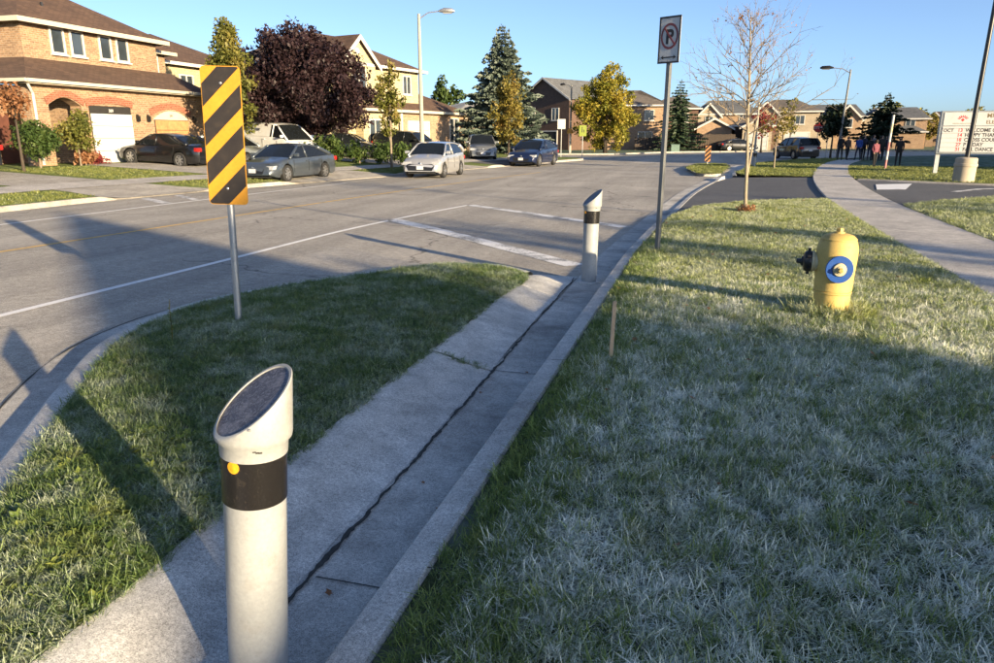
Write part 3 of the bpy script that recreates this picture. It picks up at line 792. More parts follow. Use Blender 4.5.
hg = MB(); hg.add([(1.29 + r_ * math.cos(a), 7.21 + r_ * math.sin(a), .17) for r_ in (.17, .36) for a in np.linspace(0, 2 * PI, 17)[:-1]], [(k, (k + 1) % 16, 16 + (k + 1) % 16, 16 + k) for k in range(16)])
scatter('hydrant_grass', hg.build('e', 'lit_grass', fixn=False), 'edge', 800, .9, 1.5, 6, 'tall untrimmed grass ring round the foot of the fire hydrant', .3)
pe = MB(); pe.add([(-.5 + .22 * math.cos(a), 10.57 + .22 * math.sin(a), .165) for a in np.linspace(0, 2 * PI, 9)[:-1]], [tuple(range(8))])
scatter('sign_post_grass', pe.build('e', 'lit_grass', fixn=False), 'edge', 420, .6, 1.0, 6, 'tuft of longer grass round the no parking sign post', .3)
scatter('lawn_right_grass', filled([(swR(y) + .02, y) for y in np.arange(10, 19.6, 1.0)] + [(4.95, 19.8), (6.2, 21.3), (9.5, 24.8), (12, 24.6), (12, 10)], rz_, 3.0, 'e', 'lit_grass', 'stuff'), 'lit', 170, 1.0, 1.7, 7, 'grass on the lawn to the right of the sidewalk')
scatter('verge_far_grass', filled(fv, lambda x, y: .16, 3.0, 'e', 'lawn_grass', 'stuff'), 'lawn', 45, .8, 1.5, 8, 'sunlit grass on the verge beyond the school driveway')
scatter('island_far_grass', filled(fi, lambda x, y: .14, 3.0, 'e', 'lawn_grass', 'stuff'), 'lawn', 50, .8, 1.4, 9, 'grass on the far traffic island')
scatter('field_edge_grass', filled([(6.1, 31.7), (8, 30.4), (10.6, 29.1), (18, 26.3), (18, 46), (swR(46), 46)] + [(swR(y), y) for y in np.arange(44, 33, -2.0)], lambda x, y: .15, 4.0, 'e', 'lawn_grass', 'stuff'), 'lawn', 40, .8, 1.4, 10, 'grass along the near edge of the school field')
def emitL(y0, y1, s0, s1):
    mb = MB(); V = [(kerbLx(y) - s, y, zl(kerbLx(y) - s, y)) for y in np.linspace(y0, y1, 12) for s in np.linspace(s0, s1, 5)]
    mb.add(V, [(i * 5 + j, (i + 1) * 5 + j, (i + 1) * 5 + j + 1, i * 5 + j + 1) for i in range(11) for j in range(4)])
    return mb.build('e', 'lawn_grass', fixn=True)
scatter('boulevard_grass', emitL(8, 17.2, .2, 2.25), 'lawn', 45, .8, 1.4, 11, 'grass strip at the left kerb beside the neighbour driveway')
scatter('boulevard_grass_small', emitL(21.3, 25.0, .2, 2.25), 'lawn', 45, .8, 1.3, 12, 'small grass patch at the left kerb by the brick house')
scatter('front_lawn_grass', emitL(21.3, 25.0, 3.85, 9.3), 'lawn', 40, .8, 1.3, 13, 'front lawn grass of the brick house')
scatter('boulevard_grass_middle', emitL(32, 37, .2, 2.25), 'lawn', 40, .8, 1.3, 14, 'grass patch round the columnar street tree')

lc = bpy.data.collections.new('tufts_leaves'); rg = random.Random(8)
for q in range(4):
    mb = MB(); L = .03
    P_ = [(L * (1 if k % 2 == 0 else .55) * math.cos(2 * PI * k / 10) * (1 + .25 * rg.random()), L * .8 * (1 if k % 2 == 0 else .6) * math.sin(2 * PI * k / 10), .006 + .012 * rg.random()) for k in range(10)]
    mb.add(P_ + [(0, 0, .008)], [(k, (k + 1) % 10, 10) for k in range(10)])
    o = mb.build('fallen_leaf', 'leaf_brown', fixn=False); COL.objects.unlink(o); lc.objects.link(o)
TUFT['leaves'] = lc
scatter('fallen_leaves_verge', emit_grid('e', 1.5, VE), 'leaves', 1.6, .5, 1.1, 51, 'dry brown leaves scattered over the verge', .5, 'leaves')
for o_ in (bpy.data.objects['fallen_leaves_verge'],): o_.location.z = .03
lp = MB(); lp.add([(-1.42, 1.0, .012), (-1.02, 1.0, .012), (-1.02, 12, .012), (-1.42, 12, .012), (-16, 9, .008), (-15.2, 9, .008), (-14.6, 25, .008), (-15.6, 22, .008)], [(0, 1, 2, 3), (4, 5, 6, 7)])
scatter('fallen_leaves_gutter', lp.build('e', 'leaf_brown', fixn=False), 'leaves', 2.2, .4, .9, 52, 'dry leaves and litter lying in the gutters', .3, 'leaves')

# ------------------------------------------------------------------ street furniture
def bollard(loc, tilt, label, rz=0.0, slope_az=234, ref_az=-94):
    t = thing('bollard', label, 'bollard', loc, rz, 'bollards at the ends of the concrete channel', tilt)
    r0 = .095
    part('post', MB().lathe([(r0, -.05), (r0, .05), (r0, .4), (r0, .755)], 40), 'bollard_white', t, smooth=40)
    bd = part('reflective_band', MB().lathe([(r0 + .0005, .75), (r0 + .003, .752), (r0 + .003, .915), (r0 + .0005, .917)], 48), 'bollard_band', t, smooth=40)
    sk = MB()   # round yellow reflector following the post's face
    Vc = []
    for k in range(24):
        a = 2 * PI * k / 24; u = .019 * math.cos(a); v_ = .019 * math.sin(a); an = R(ref_az) + u / r0
        Vc.append(((r0 + .0055) * math.cos(an), (r0 + .0055) * math.sin(an), .888 + v_))
    an = R(ref_az); ci = ((r0 + .007) * math.cos(an), (r0 + .007) * math.sin(an), .888)
    sk.add(Vc + [ci] + [(p[0] * .975, p[1] * .975, p[2]) for p in Vc], [(k, (k + 1) % 24, 24) for k in range(24)] + [(k, (k + 1) % 24, 25 + (k + 1) % 24, 25 + k) for k in range(24)])
    part('reflector', sk, 'reflector_yellow', bd)
    # sloping cap: a sleeve cut by a steep plane
    rc = .116; n = 56; sl = .86; zc = 1.07; az = R(slope_az)
    def topz(x, y): return zc - sl * (x * math.cos(az) + y * math.sin(az)) * .98
    cp = MB(); V = []
    prof = [(r0 + .001, .905), (r0 + .006, .905), (r0 + .008, .945), (rc - .002, .958), (rc, .97)]
    for r_, z in prof:
        for k in range(n): a = 2 * PI * k / n; V.append((r_ * math.cos(a), r_ * math.sin(a), z))
    for r_, dz in ((rc, -.006), (rc - .003, 0.0), (rc - .010, 0.0), (rc - .0105, -.012)):
        for k in range(n):
            a = 2 * PI * k / n; x, y = r_ * math.cos(a), r_ * math.sin(a); V.append((x, y, max(.972, topz(x, y) + dz)))
    nr = len(prof) + 4
    cp.add(V, [(i * n + k, i * n + (k + 1) % n, (i + 1) * n + (k + 1) % n, (i + 1) * n + k) for i in range(nr - 1) for k in range(n)])
    cap = part('cap', cp, 'bollard_cap', t, smooth=38)
    dk = MB(); rd = rc - .0105
    dk.add([(rd * math.cos(2 * PI * k / n), rd * math.sin(2 * PI * k / n), topz(rd * math.cos(2 * PI * k / n), rd * math.sin(2 * PI * k / n)) - .005) for k in range(n)], [tuple(range(n))])
    part('panel', dk, 'bollard_panel', cap)
    for az_ in (R(-62), R(70)):
        part('screw', MB().lathe([(.005, 0), (.005, .003), (.0035, .005)], 12, (rc * math.cos(az_), rc * math.sin(az_), 1.02), M3=Matrix.Rotation(az_, 3, 'Z') @ Matrix.Rotation(PI / 2, 3, 'Y')), 'galvanised', cap)
    # the little cut-out in the sleeve
    sc = MB(); 
    for q in range(5):
        a = R(-66) + q * .085; z = .958 - .018 * math.sin(q / 4 * PI / 2)
        sc.box(((r0 + .0086) * math.cos(a), (r0 + .0086) * math.sin(a), z), (.0022, .010, .0045), a)
    part('slot', sc, 'dark_opening', cap)
    bs = part('foot', MB().lathe([(.14, -.06), (.135, .012), (.10, .02)], 28), 'apron_concrete', t, smooth=40)
    return t
bollard((-1.315, 1.75, -.04), (R(-1.5), R(3.4)), 'large white bollard with black band and sloped dark top in the foreground')
bollard((-1.24, 8.97, .005), (R(0), R(.8)), 'distant white bollard standing at the far end of the concrete channel', 0, 207, -140)

def post_box(name, t, x, y, z0, z1, s, mat, holes=True):
    p = part(name, B((x, y, (z0 + z1) / 2), (s, s, z1 - z0)), mat, t, bevel=s * .08)
    return p
# striped hazard marker on a round post
def hazard(loc, rz, label, h0, h1, wd, mats, tilt=None, group='striped hazard markers', pr=.03):
    t = thing('hazard_marker', label, 'road sign', loc, rz, group, tilt)
    part('post', MB().tube([(0, .03, -.3), (0, .03, h1 - .08)], pr, 18), 'galvanised', t, smooth=40)
    H = h1 - h0; rr = .035
    def rounded(y, s=0.0):
        P = []
        for cx, cz, a0 in ((wd / 2 - rr, h1 - rr, 0), (-wd / 2 + rr, h1 - rr, 90), (-wd / 2 + rr, h0 + rr, 180), (wd / 2 - rr, h0 + rr, 270)):
            for k in range(5): a = R(a0 + k * 22.5); P.append((cx + (rr - s) * math.cos(a), y, cz + (rr - s) * math.sin(a)))
        return P
    part('plate', MB().prism(rounded(-.002), (0, -.006, 0)), mats[0], t)
    # black diagonals clipped to the plate: lower left to upper right
    per = H * .284
    def clip(poly, n, c):
        out = []
        for i in range(len(poly)):
            p, q = poly[i], poly[(i + 1) % len(poly)]
            dp = p[0] * n[0] + p[1] * n[1] - c; dq = q[0] * n[0] + q[1] * n[1] - c
            if dp <= 0: out.append(p)
            if (dp < 0 < dq) or (dq < 0 < dp):
                u = dp / (dp - dq); out.append((p[0] + (q[0] - p[0]) * u, p[1] + (q[1] - p[1]) * u))
        return out
    sl = .98; k = 0; z = h0 + .14 * H + sl * wd / 2 - 3 * per
    while z < h1 + sl * wd:
        pl = [(p[0], p[2]) for p in rounded(0, .006)]
        c0 = z; c1 = z + per * .57
        pl = clip(pl, (-sl, 1), c1); pl = clip(pl, (sl, -1), -c0) if len(pl) > 2 else pl
        if len(pl) > 2: part('stripe', MB().prism([(x, -.0095, q) for x, q in pl], (0, -.0015, 0)), mats[1], t)
        z += per
    for zz in (h0 + .12 * H, h1 - .12 * H):
        part('bolt', MB().lathe([(.011, 0), (.011, .004), (.006, .007)], 10, (0, -.011, zz), M3=Matrix.Rotation(PI / 2, 3, 'X')), 'galvanised', t)
    return t
hazard((-3.90, 5.42, .14), R(14), 'yellow and black diagonal striped marker on a steel post on the near island', 1.09, 2.22, .335, ('sign_yellow', 'sign_black'), (R(-1), R(1.2)))
hazard((.54, 46.5, .14), R(0), 'small orange and black striped marker on the far traffic island', .16, 1.10, .33, ('sign_orange', 'sign_black'), None)

# no parking sign
def txt(body, size, parent, mat, loc, rot=(R(90), 0, 0), align='LEFT', ext=.0015, bold=0.0, name='lettering', sx=1.0):
    cu = bpy.data.curves.new('t', 'FONT'); cu.body = body; cu.size = size; cu.align_x = align; cu.extrude = ext; cu.offset = bold
    o = bpy.data.objects.new('t', cu); COL.objects.link(o)
    me = bpy.data.meshes.new_from_object(o)
    bpy.data.objects.remove(o); me.name = name; me.materials.clear(); me.materials.append(M[mat])
    q = bpy.data.objects.new(name, me); COL.objects.link(q); q.parent = parent; q.location = loc; q.rotation_euler = rot; q.scale = (sx, 1, 1)
    return q
t = thing('no_parking_sign', 'no parking sign on a tall dark square post on the verge', 'road sign', (-.50, 10.57, .16), R(-31), None, (R(0), R(.4)))
post_box('post', t, 0, .03, -.3, 3.12, .058, 'dark_post')
part('plate', B((0, 0, 2.885), (.335, .006, .59)), 'sign_white', t, bevel=.0)
fr = MB()
for c, s in (((0, 0, 3.17), (.335, .010, .022)), ((0, 0, 2.60), (.335, .010, .022)), ((-.156, 0, 2.885), (.022, .010, .548)), ((.156, 0, 2.885), (.022, .010, .548))): fr.box((c[0], -.003, c[2]), s)
part('border', fr, 'sign_text_black', t)
rg_ = MB(); n = 40
ring_v = []
for r_ in (.135, .110):
    for k in range(n): a = 2 * PI * k / n; ring_v.append((r_ * math.cos(a), -.006, 2.93 + r_ * 1.22 * math.sin(a)))
ring_v += [(p[0], -.003, p[2]) for p in ring_v]
rg_.add(ring_v, [(k, (k + 1) % n, n + (k + 1) % n, n + k) for k in range(n)] + [(k, (k + 1) % n, 2 * n + (k + 1) % n, 2 * n + k) for k in range(n)])
part('ring', rg_, 'sign_darkred', t)
txt('P', .25, t, 'sign_text_black', (-.062, -.004, 2.84), bold=.008, sx=.95)
part('slash', MB().box((0, -.0085, 2.93), (.022, .003, .29), rot=Matrix.Rotation(R(-38), 3, 'Y')), 'sign_darkred', t)
arr = MB(); arr.box((0, -.005, 2.665), (.17, .003, .016)); arr.prism([(-.12, -.004, 2.665), (-.08, -.004, 2.69), (-.08, -.004, 2.64)], (0, -.003, 0)); arr.prism([(.12, -.004, 2.665), (.08, -.004, 2.69), (.08, -.004, 2.64)], (0, -.003, 0))
part('arrow', arr, 'sign_text_black', t)
for zz in (2.63, 3.14): part('bolt', MB().lathe([(.009, 0), (.009, .004)], 10, (0, -.006, zz), M3=Matrix.Rotation(PI / 2, 3, 'X')), 'galvanised', t)

# fire hydrant
t = thing('fire_hydrant', 'yellow fire hydrant with a blue ring and black side cap on the verge', 'fire hydrant', (1.29, 7.15, .14), R(-17)); t.scale = (.94, .94, 1.0)
bar = MB().lathe([(.166, -.1), (.166, .25), (.175, .258), (.175, .272), (.165, .275), (.165, .283), (.175, .286), (.175, .30), (.178, .40), (.182, .48), (.187, .56), (.189, .63), (.187, .66), (.180, .70), (.168, .735), (.160, .748)], 44)
part('barrel', bar, 'hydrant_yellow', t, smooth=35)
bn = part('bonnet', MB().lathe([(.166, .746), (.166, .756), (.158, .764), (.135, .785), (.09, .80), (.05, .806), (.045, .818)], 44), 'hydrant_yellow', t, smooth=35)
part('operating_nut', MB().lathe([(.034, .812), (.034, .845), (.026, .852)], 5), 'hydrant_yellow', bn)
# large outlet towards the viewer
def port(ang, z, parts):
    Mx = Matrix.Rotation(ang, 3, 'Z') @ Matrix.Rotation(PI / 2, 3, 'Y')
    d = Vector((math.cos(ang), math.sin(ang), 0))
    return Mx, d
Mx, d = port(R(-72), .53, None); c0 = Vector((0, 0, .50))
part('pumper_outlet', MB().lathe([(.118, .13), (.118, .182), (.115, .192)], 40, c0, M3=Mx), 'hydrant_collar', t, smooth=35)
part('blue_ring', MB().lathe([(.121, .191), (.124, .195), (.124, .205), (.12, .21), (.066, .21), (.063, .205)], 44, c0, M3=Mx), 'hydrant_blue', t, smooth=35)
cpp = part('outlet_cap', MB().lathe([(.062, .202), (.062, .217), (.056, .227), (.036, .231), (.032, .239)], 36, c0, M3=Mx), 'hydrant_collar', t, smooth=35)
part('cap_nut', MB().lathe([(.024, .232), (.024, .267), (.018, .273)], 5, c0, M3=Mx), 'brass', cpp)
Mx, d = port(R(-168), .5, None); c1 = Vector((0, 0, .535))
part('hose_outlet', MB().lathe([(.09, .12), (.085, .19), (.098, .205), (.098, .22)], 32, c1, M3=Mx), 'hydrant_collar', t, smooth=35)
hc = MB().lathe([(.092, .22), (.096, .228), (.096, .27), (.086, .288), (.065, .295), (.047, .30), (.04, .315)], 28, c1, M3=Mx)
for k in range(6):
    a = 2 * PI * k / 6; pp = Mx @ Vector((.097 * math.cos(a), .097 * math.sin(a), .248)) + c1
    hc.box(pp, (.05, .02, .03), 0, rot=Mx @ Matrix.Rotation(a, 3, 'Z') @ Matrix.Rotation(PI / 2, 3, 'Y') if False else Mx @ Matrix.Rotation(a, 3, 'Z'))
sidecap = part('hose_cap', hc, 'hydrant_black', t, smooth=35)
part('cap_nut', MB().lathe([(.026, .305), (.024, .352), (.018, .36)], 5, c1, M3=Mx), 'hydrant_black', sidecap)

# survey stake
t = MB(); t.box((0, 0, .16), (.028, .018, .56)); t.prism([(-.014, -.009, .44), (.014, -.009, .44), (.010, -.009, .465), (-.012, -.009, .455)], (0, .018, 0))
o = t.build('wooden_stake', 'stake_wood'); o.location = (-.54, 5.26, .15); o.rotation_euler = (R(-2), R(2.2), R(20))
tag(o, 'short weathered wooden stake driven into the verge near the kerb', 'stake')

# dry weed stalk on the island
t = thing('weed_stalk', 'thin dry weed stalk standing above the island grass', 'weed', (-4.05, 4.75, .17))
part('stem', MB().tube([(0, 0, 0), (.01, 0, .12), (.0, .01, .25), (.012, .012, .36)], [.004, .0035, .003, .002], 6), 'leaf_olive', t)
lf = MB()
for k in range(22):
    z = .04 + .31 * k / 22; a = k * 2.4; L = .035 * (1.2 - k / 26); u = Vector((math.cos(a), math.sin(a), .7)) * L; s_ = Vector((-math.sin(a), math.cos(a), 0)) * .007; p = Vector((.005, .006, z))
    lf.add([p, p + u * .5 + s_, p + u, p + u * .5 - s_], [(0, 1, 2, 3)])
part('leaves', lf, 'weed_leaf', t, fixn=False, kind='stuff')

# street lamps
def street_lamp(loc, h, arm, rz, label, mat='lamp_concrete', r0=.13, r1=.075, base=None, head='lamp_black', lean=None):
    t = thing('street_lamp', label, 'street lamp', loc, rz, None, lean)
    part('pole', MB().tube([(0, 0, -.3), (0, 0, h * .5), (0, 0, h)], [r0, (r0 + r1) / 2, r1], 14), mat, t, smooth=40)
    if arm:
        part('arm', MB().tube([(0, 0, h - .25), (arm * .35, 0, h + .05), (arm * .8, 0, h + .12)], [.035, .03, .03], 8), 'galvanised', t, smooth=40)
        hd = part('lamp_head', MB().tube([(arm * .75, 0, h + .12), (arm * .95, 0, h + .15), (arm * 1.25, 0, h + .13), (arm * 1.35, 0, h + .10)], [.05, .13, .12, .05], 10), head, t, smooth=40)
        part('lens', MB().tube([(arm * .92, 0, h + .05), (arm * 1.25, 0, h + .05)], [.07, .07], 8), 'headlight_glass', hd, smooth=40)
    if base: part('base', MB().lathe(base, 28), 'concrete_base', t, smooth=35)
    return t
street_lamp((-14.6, 38.0, .3), 7.65, 1.4, R(10), 'tall pale concrete street lamp behind the silver hatchback', head='galvanised')
street_lamp((10.4, 62.4, .14), 6.5, -1.6, R(-6), 'dark street lamp rising behind the evergreens and the crowd', 'dark_post', .11, .06, lean=(0, R(2.0)))
street_lamp((-12.9, 76.0, .14), 6.6, -.9, R(-10), 'street lamp in front of the brown brick gable', 'lamp_concrete', .13, .08)
street_lamp((48, 132, .14), 7.6, 1.6, 0, 'faint distant street lamp beyond the school field', 'lamp_concrete', .15, .1)
street_lamp((9.58, 30.94, .15), 8.0, None, 0, 'dark lamp pole on a round concrete base in front of the message board', 'lamp_black', .085, .07,
            base=[(.36, -.2), (.36, .55), (.385, .57), (.385, .66), (.36, .68), (.36, .84), (.32, .88), (.12, .90)], lean=(0, R(.8)))
street_lamp((4.55, 66.0, .02), 4.5, .6, R(160), 'slim pale pole behind the young street tree', 'lamp_concrete', .10, .07)

# plain poles
def pole(name, loc, h, r_, mat, label, tilt=(0, 0), cat='post', group=None):
    o = MB().tube([(0, 0, -.3), (0, 0, h * .5), (0, 0, h)], [r_, r_, r_ * .95], 12).build(name, mat, smooth=40); o.location = loc; o.rotation_euler = (tilt[0], tilt[1], 0)
    return tag(o, label, cat, group)
t = thing('marker_post', 'slim post striped red and white beside the school sidewalk', 'post', (9.48, 42.6, .15), 0, None, (0, R(1.5)))
for k in range(6): part('band', MB().lathe([(.06, k * .45), (.06, k * .45 + .449)], 14), 'sign_white' if k % 2 else ('sign_pink' if k < 4 else 'hydrant_collar'), t, smooth=40)
pole('leaning_post', (2.12, 33.9, .15), 2.3, .045, 'bark_pale', 'thin pale leaning post behind the bare tree', (0, R(4.5)))
t = thing('channel_bollard', 'far white bollard with black top on the verge beyond the school driveway', 'bollard', (3.0, 43.5, .14), 0, None, (0, R(3)))
part('post', MB().lathe([(.10, -.1), (.10, .62)], 18), 'bollard_white', t, smooth=40); part('band', MB().lathe([(.103, .55), (.103, .75)], 18), 'bollard_band', t, smooth=40)
part('cap', MB().lathe([(.11, .75), (.115, .86), (.09, .95)], 18), 'bollard_cap', t, smooth=40)

# small signs across the junction
def small_sign(name, loc, h, shape, mat, label, rz=0, s=.6, hh=None, face=None, word=None, postmat='galvanised'):
    t = thing(name, label, 'road sign', loc, rz)
    part('post', MB().tube([(0, .03, -.2), (0, .03, h)], .03, 10), postmat, t, smooth=40)
    if shape == 'oct':
        P = [(s / 2 / math.cos(PI / 8) * math.cos(PI / 8 + k * PI / 4), 0, h - s / 2 + s / 2 / math.cos(PI / 8) * math.sin(PI / 8 + k * PI / 4)) for k in range(8)]
    elif shape == 'dia':
        P = [(s * .7, 0, h - s * .7), (0, 0, h), (-s * .7, 0, h - s * .7), (0, 0, h - s * 1.4)]
    elif shape == 'pent':
        P = [(-s / 2, 0, h - s), (s / 2, 0, h - s), (s / 2, 0, h - s * .45), (0, 0, h), (-s / 2, 0, h - s * .45)]
    else:
        q = hh or s; P = [(-s / 2, 0, h - q), (s / 2, 0, h - q), (s / 2, 0, h), (-s / 2, 0, h)]
    part('plate', MB().prism(P, (0, -.01, 0)), mat, t)
    return t, P
t, _ = small_sign('street_sign', (-10.6, 58.2, .14), 2.95, 'rect', 'sign_white', 'plain grey white sign on a pole right of the blue car', R(10), .62, .75)
t, _ = small_sign('crossing_sign', (-9.2, 60.2, .14), 2.5, 'rect', 'sign_lime', 'lime green school sign left of the yellow tree', R(10), .6, .85)
part('pictogram', MB().box((-.06, -.014, 2.1), (.06, .004, .3)).box((.08, -.014, 2.05), (.05, .004, .22)).box((-.06, -.014, 2.31), (.08, .004, .08)), 'sign_text_black', t)
t, _ = small_sign('stop_sign', (9.4, 66.5, .1), 2.75, 'oct', 'sign_red', 'red octagonal stop sign above the black SUV', R(-8), .75)
txt('STOP', .26, t, 'sign_white', (0, -.012, 2.28), align='CENTER', bold=.008)
t, _ = small_sign('crosswalk_sign', (10.35, 67.5, .1), 2.9, 'pent', 'sign_lime', 'lime school crossing sign beside the stop sign', R(-8), .8)
part('pictogram', MB().box((-.12, -.014, 2.4), (.10, .004, .34)).box((.13, -.014, 2.37), (.08, .004, .28)).box((-.12, -.014, 2.62), (.1, .004, .1)).box((.13, -.014, 2.56), (.08, .004, .08)), 'sign_text_black', t)
t, _ = small_sign('lamp_pole_sign', (-12.9, 75.7, .14), 2.5, 'pent', 'sign_yellow', 'small yellow sign at the foot of the lamp before the brick gable', R(8), .6)

# school message board
bx0, by0 = 10.35, 37.6
t = thing('message_board', 'white school message board with black and red lettering on a steel frame', 'sign board', (bx0, by0, .15), R(-5))
for x in (.12, 4.3): part('post', B((x, .12, .55), (.16, .16, 1.3)), 'sign_white', t)
part('cabinet', B((2.25, .10, 1.80), (4.5, .36, 1.86)), 'board_frame', t, bevel=.02)
part('header_panel', B((2.27, -.09, 2.38), (4.30, .03, .56)), 'sign_white', t)
part('letter_panel', B((2.27, -.09, 1.50), (4.30, .03, 1.12)), 'sign_white', t)
for k in range(6): part('letter_rail', B((2.27, -.110, 1.98 - k * .205), (4.28, .012, .014)), 'board_frame', t)
rows = [('OCT 13', 'WELCOME CROPS'), ('14', 'HAPPY THANKSGIVING'), ('18', 'CROSS COUNTRY'), ('27', 'P A DAY'), ('31', 'FALL DANCE')]
for k, (d_, s_) in enumerate(rows):
    z = 1.83 - k * .205
    if d_.startswith('OCT'): txt('OCT', .19, t, 'sign_text_black', (.16, -.107, z), bold=.004)
    txt(d_.replace('OCT ', ''), .20, t, 'sign_text_red', (.92, -.107, z), bold=.004, align='RIGHT')
    txt(s_, .20, t, 'sign_text_black', (1.02, -.107, z), bold=.005)
txt('MICHAEL', .26, t, 'sign_text_gold', (1.75, -.107, 2.43), bold=.003)
txt('ELEMENTARY', .22, t, 'sign_text_gold', (1.75, -.107, 2.17), bold=.003)
em = MB()
for k in range(7):
    a = R(20 + k * 24); em.box((.85 + .16 * math.cos(a), -.108, 2.36 + .13 * math.sin(a)), (.10, .004, .035), rot=Matrix.Rotation(-a, 3, 'Y'))
em.box((.85, -.108, 2.34), (.10, .004, .10), rot=Matrix.Rotation(R(45), 3, 'Y'))
part('emblem', em, 'sign_text_red', t); part('emblem_rule', B((.85, -.108, 2.19), (.75, .004, .02)), 'sign_text_gold', t)

# ------------------------------------------------------------------ trees
def leaf_cloud(rg, centres, n, cl_r, size, squash=1.0, up=.3):
    """n leaf quads spread round the given cluster centres"""
    C = np.array(centres); idx = rg.integers(0, len(C), n)
    off = rg.normal(0, 1, (n, 3)); off /= np.linalg.norm(off, axis=1)[:, None]; off *= (cl_r * rg.random(n) ** .5)[:, None]; off[:, 2] *= squash
    P = C[idx] + off
    a = rg.normal(0, 1, (n, 3)); a /= np.linalg.norm(a, axis=1)[:, None]
    b = rg.normal(0, 1, (n, 3)); b[:, 2] *= up; b -= a * np.sum(a * b, 1)[:, None]; b /= np.linalg.norm(b, axis=1)[:, None] + 1e-9
    s = size * (.6 + .8 * rg.random(n)); A = a * s[:, None]; Bv = b * (s * .62)[:, None]
    V = np.stack([P - A, P - A * .1 + Bv, P + A, P - A * .1 - Bv], 1).reshape(-1, 3)
    return V
def quads_obj(name, V, mat, parent, kind='stuff'):
    me = bpy.data.meshes.new(name); n = len(V) // 4
    me.vertices.add(len(V)); me.vertices.foreach_set('co', V.ravel())
    me.loops.add(4 * n); me.loops.foreach_set('vertex_index', np.arange(4 * n)); me.polygons.add(n)
    me.polygons.foreach_set('loop_start', np.arange(0, 4 * n, 4)); me.polygons.foreach_set('loop_total', np.full(n, 4))
    me.materials.append(M[mat]); me.update(calc_edges=True)
    o = bpy.data.objects.new(name, me); COL.objects.link(o); o.parent = parent
    if kind: o['kind'] = kind
    return o
def leafy_tree(name, label, loc, H, trunk_r, crown_z0, rx, ry, leafmat_, n_leaves, leaf, n_cl, cl_r, seed, group=None, barkm='bark_dark', shape='ell', limbs=9, cat='tree', fill=.45):
    rg = np.random.default_rng(seed); t = thing(name, label, cat, loc, 0, group)
    cz = (crown_z0 + H) / 2; rz = (H - crown_z0) / 2
    bend = rg.uniform(-.1, .1, 2) * H * .2
    top = crown_z0 + (H - crown_z0) * .75
    zz = np.linspace(-.3, top, 7)
    part('trunk', MB().tube([(bend[0] * (max(z, 0) / top) ** 2, bend[1] * (max(z, 0) / top) ** 2, z) for z in zz], [trunk_r * (1.35 if z < 0 else 1) * (1 - .8 * max(z, 0) / top) + .008 for z in zz], 10), barkm, t, smooth=True)
    C = []
    while len(C) < n_cl:
        d = rg.normal(0, 1, 3); d /= np.linalg.norm(d); q = (fill + (1 - fill) * rg.random()) if rg.random() < .8 else rg.random() * fill
        x, y, z = d * q
        if shape == 'cone': sc = max(.12, .95 * (1 - (z + 1) / 2) ** .8 + .08)
        elif shape == 'col': sc = .55 + .5 * math.sin((z + 1) / 2 * PI * .9)
        elif shape == 'egg': sc = 1.12 - .42 * (z + 1) / 2
        elif shape == 'round': sc = 1.0
        else: sc = 1.0
        k = 1 + .13 * math.sin(3 * math.atan2(y, x) + seed) + .09 * math.sin(5 * z + seed * 2)
        C.append((x * rx * sc * k, y * ry * sc * k, cz + z * rz))
    for k in range(limbs):
        c = np.array(C[k]); z0 = crown_z0 * .8 + (top - crown_z0 * .8) * (k + .5) / limbs * .9; z0 = min(z0, c[2] - .1) if c[2] > crown_z0 * .8 else crown_z0 * .7
        b0 = np.array([bend[0] * (z0 / top) ** 2, bend[1] * (z0 / top) ** 2, z0]); m_ = (b0 + c) / 2 + np.array([0, 0, .12 * np.linalg.norm(c - b0)])
        part('limb', MB().tube([b0, m_, c], [trunk_r * .38, trunk_r * .22, trunk_r * .07], 6, cap=False), barkm, t, smooth=True, fixn=False)
    quads_obj('crown', leaf_cloud(rg, C, n_leaves, cl_r, leaf), leafmat_, t)
    return t
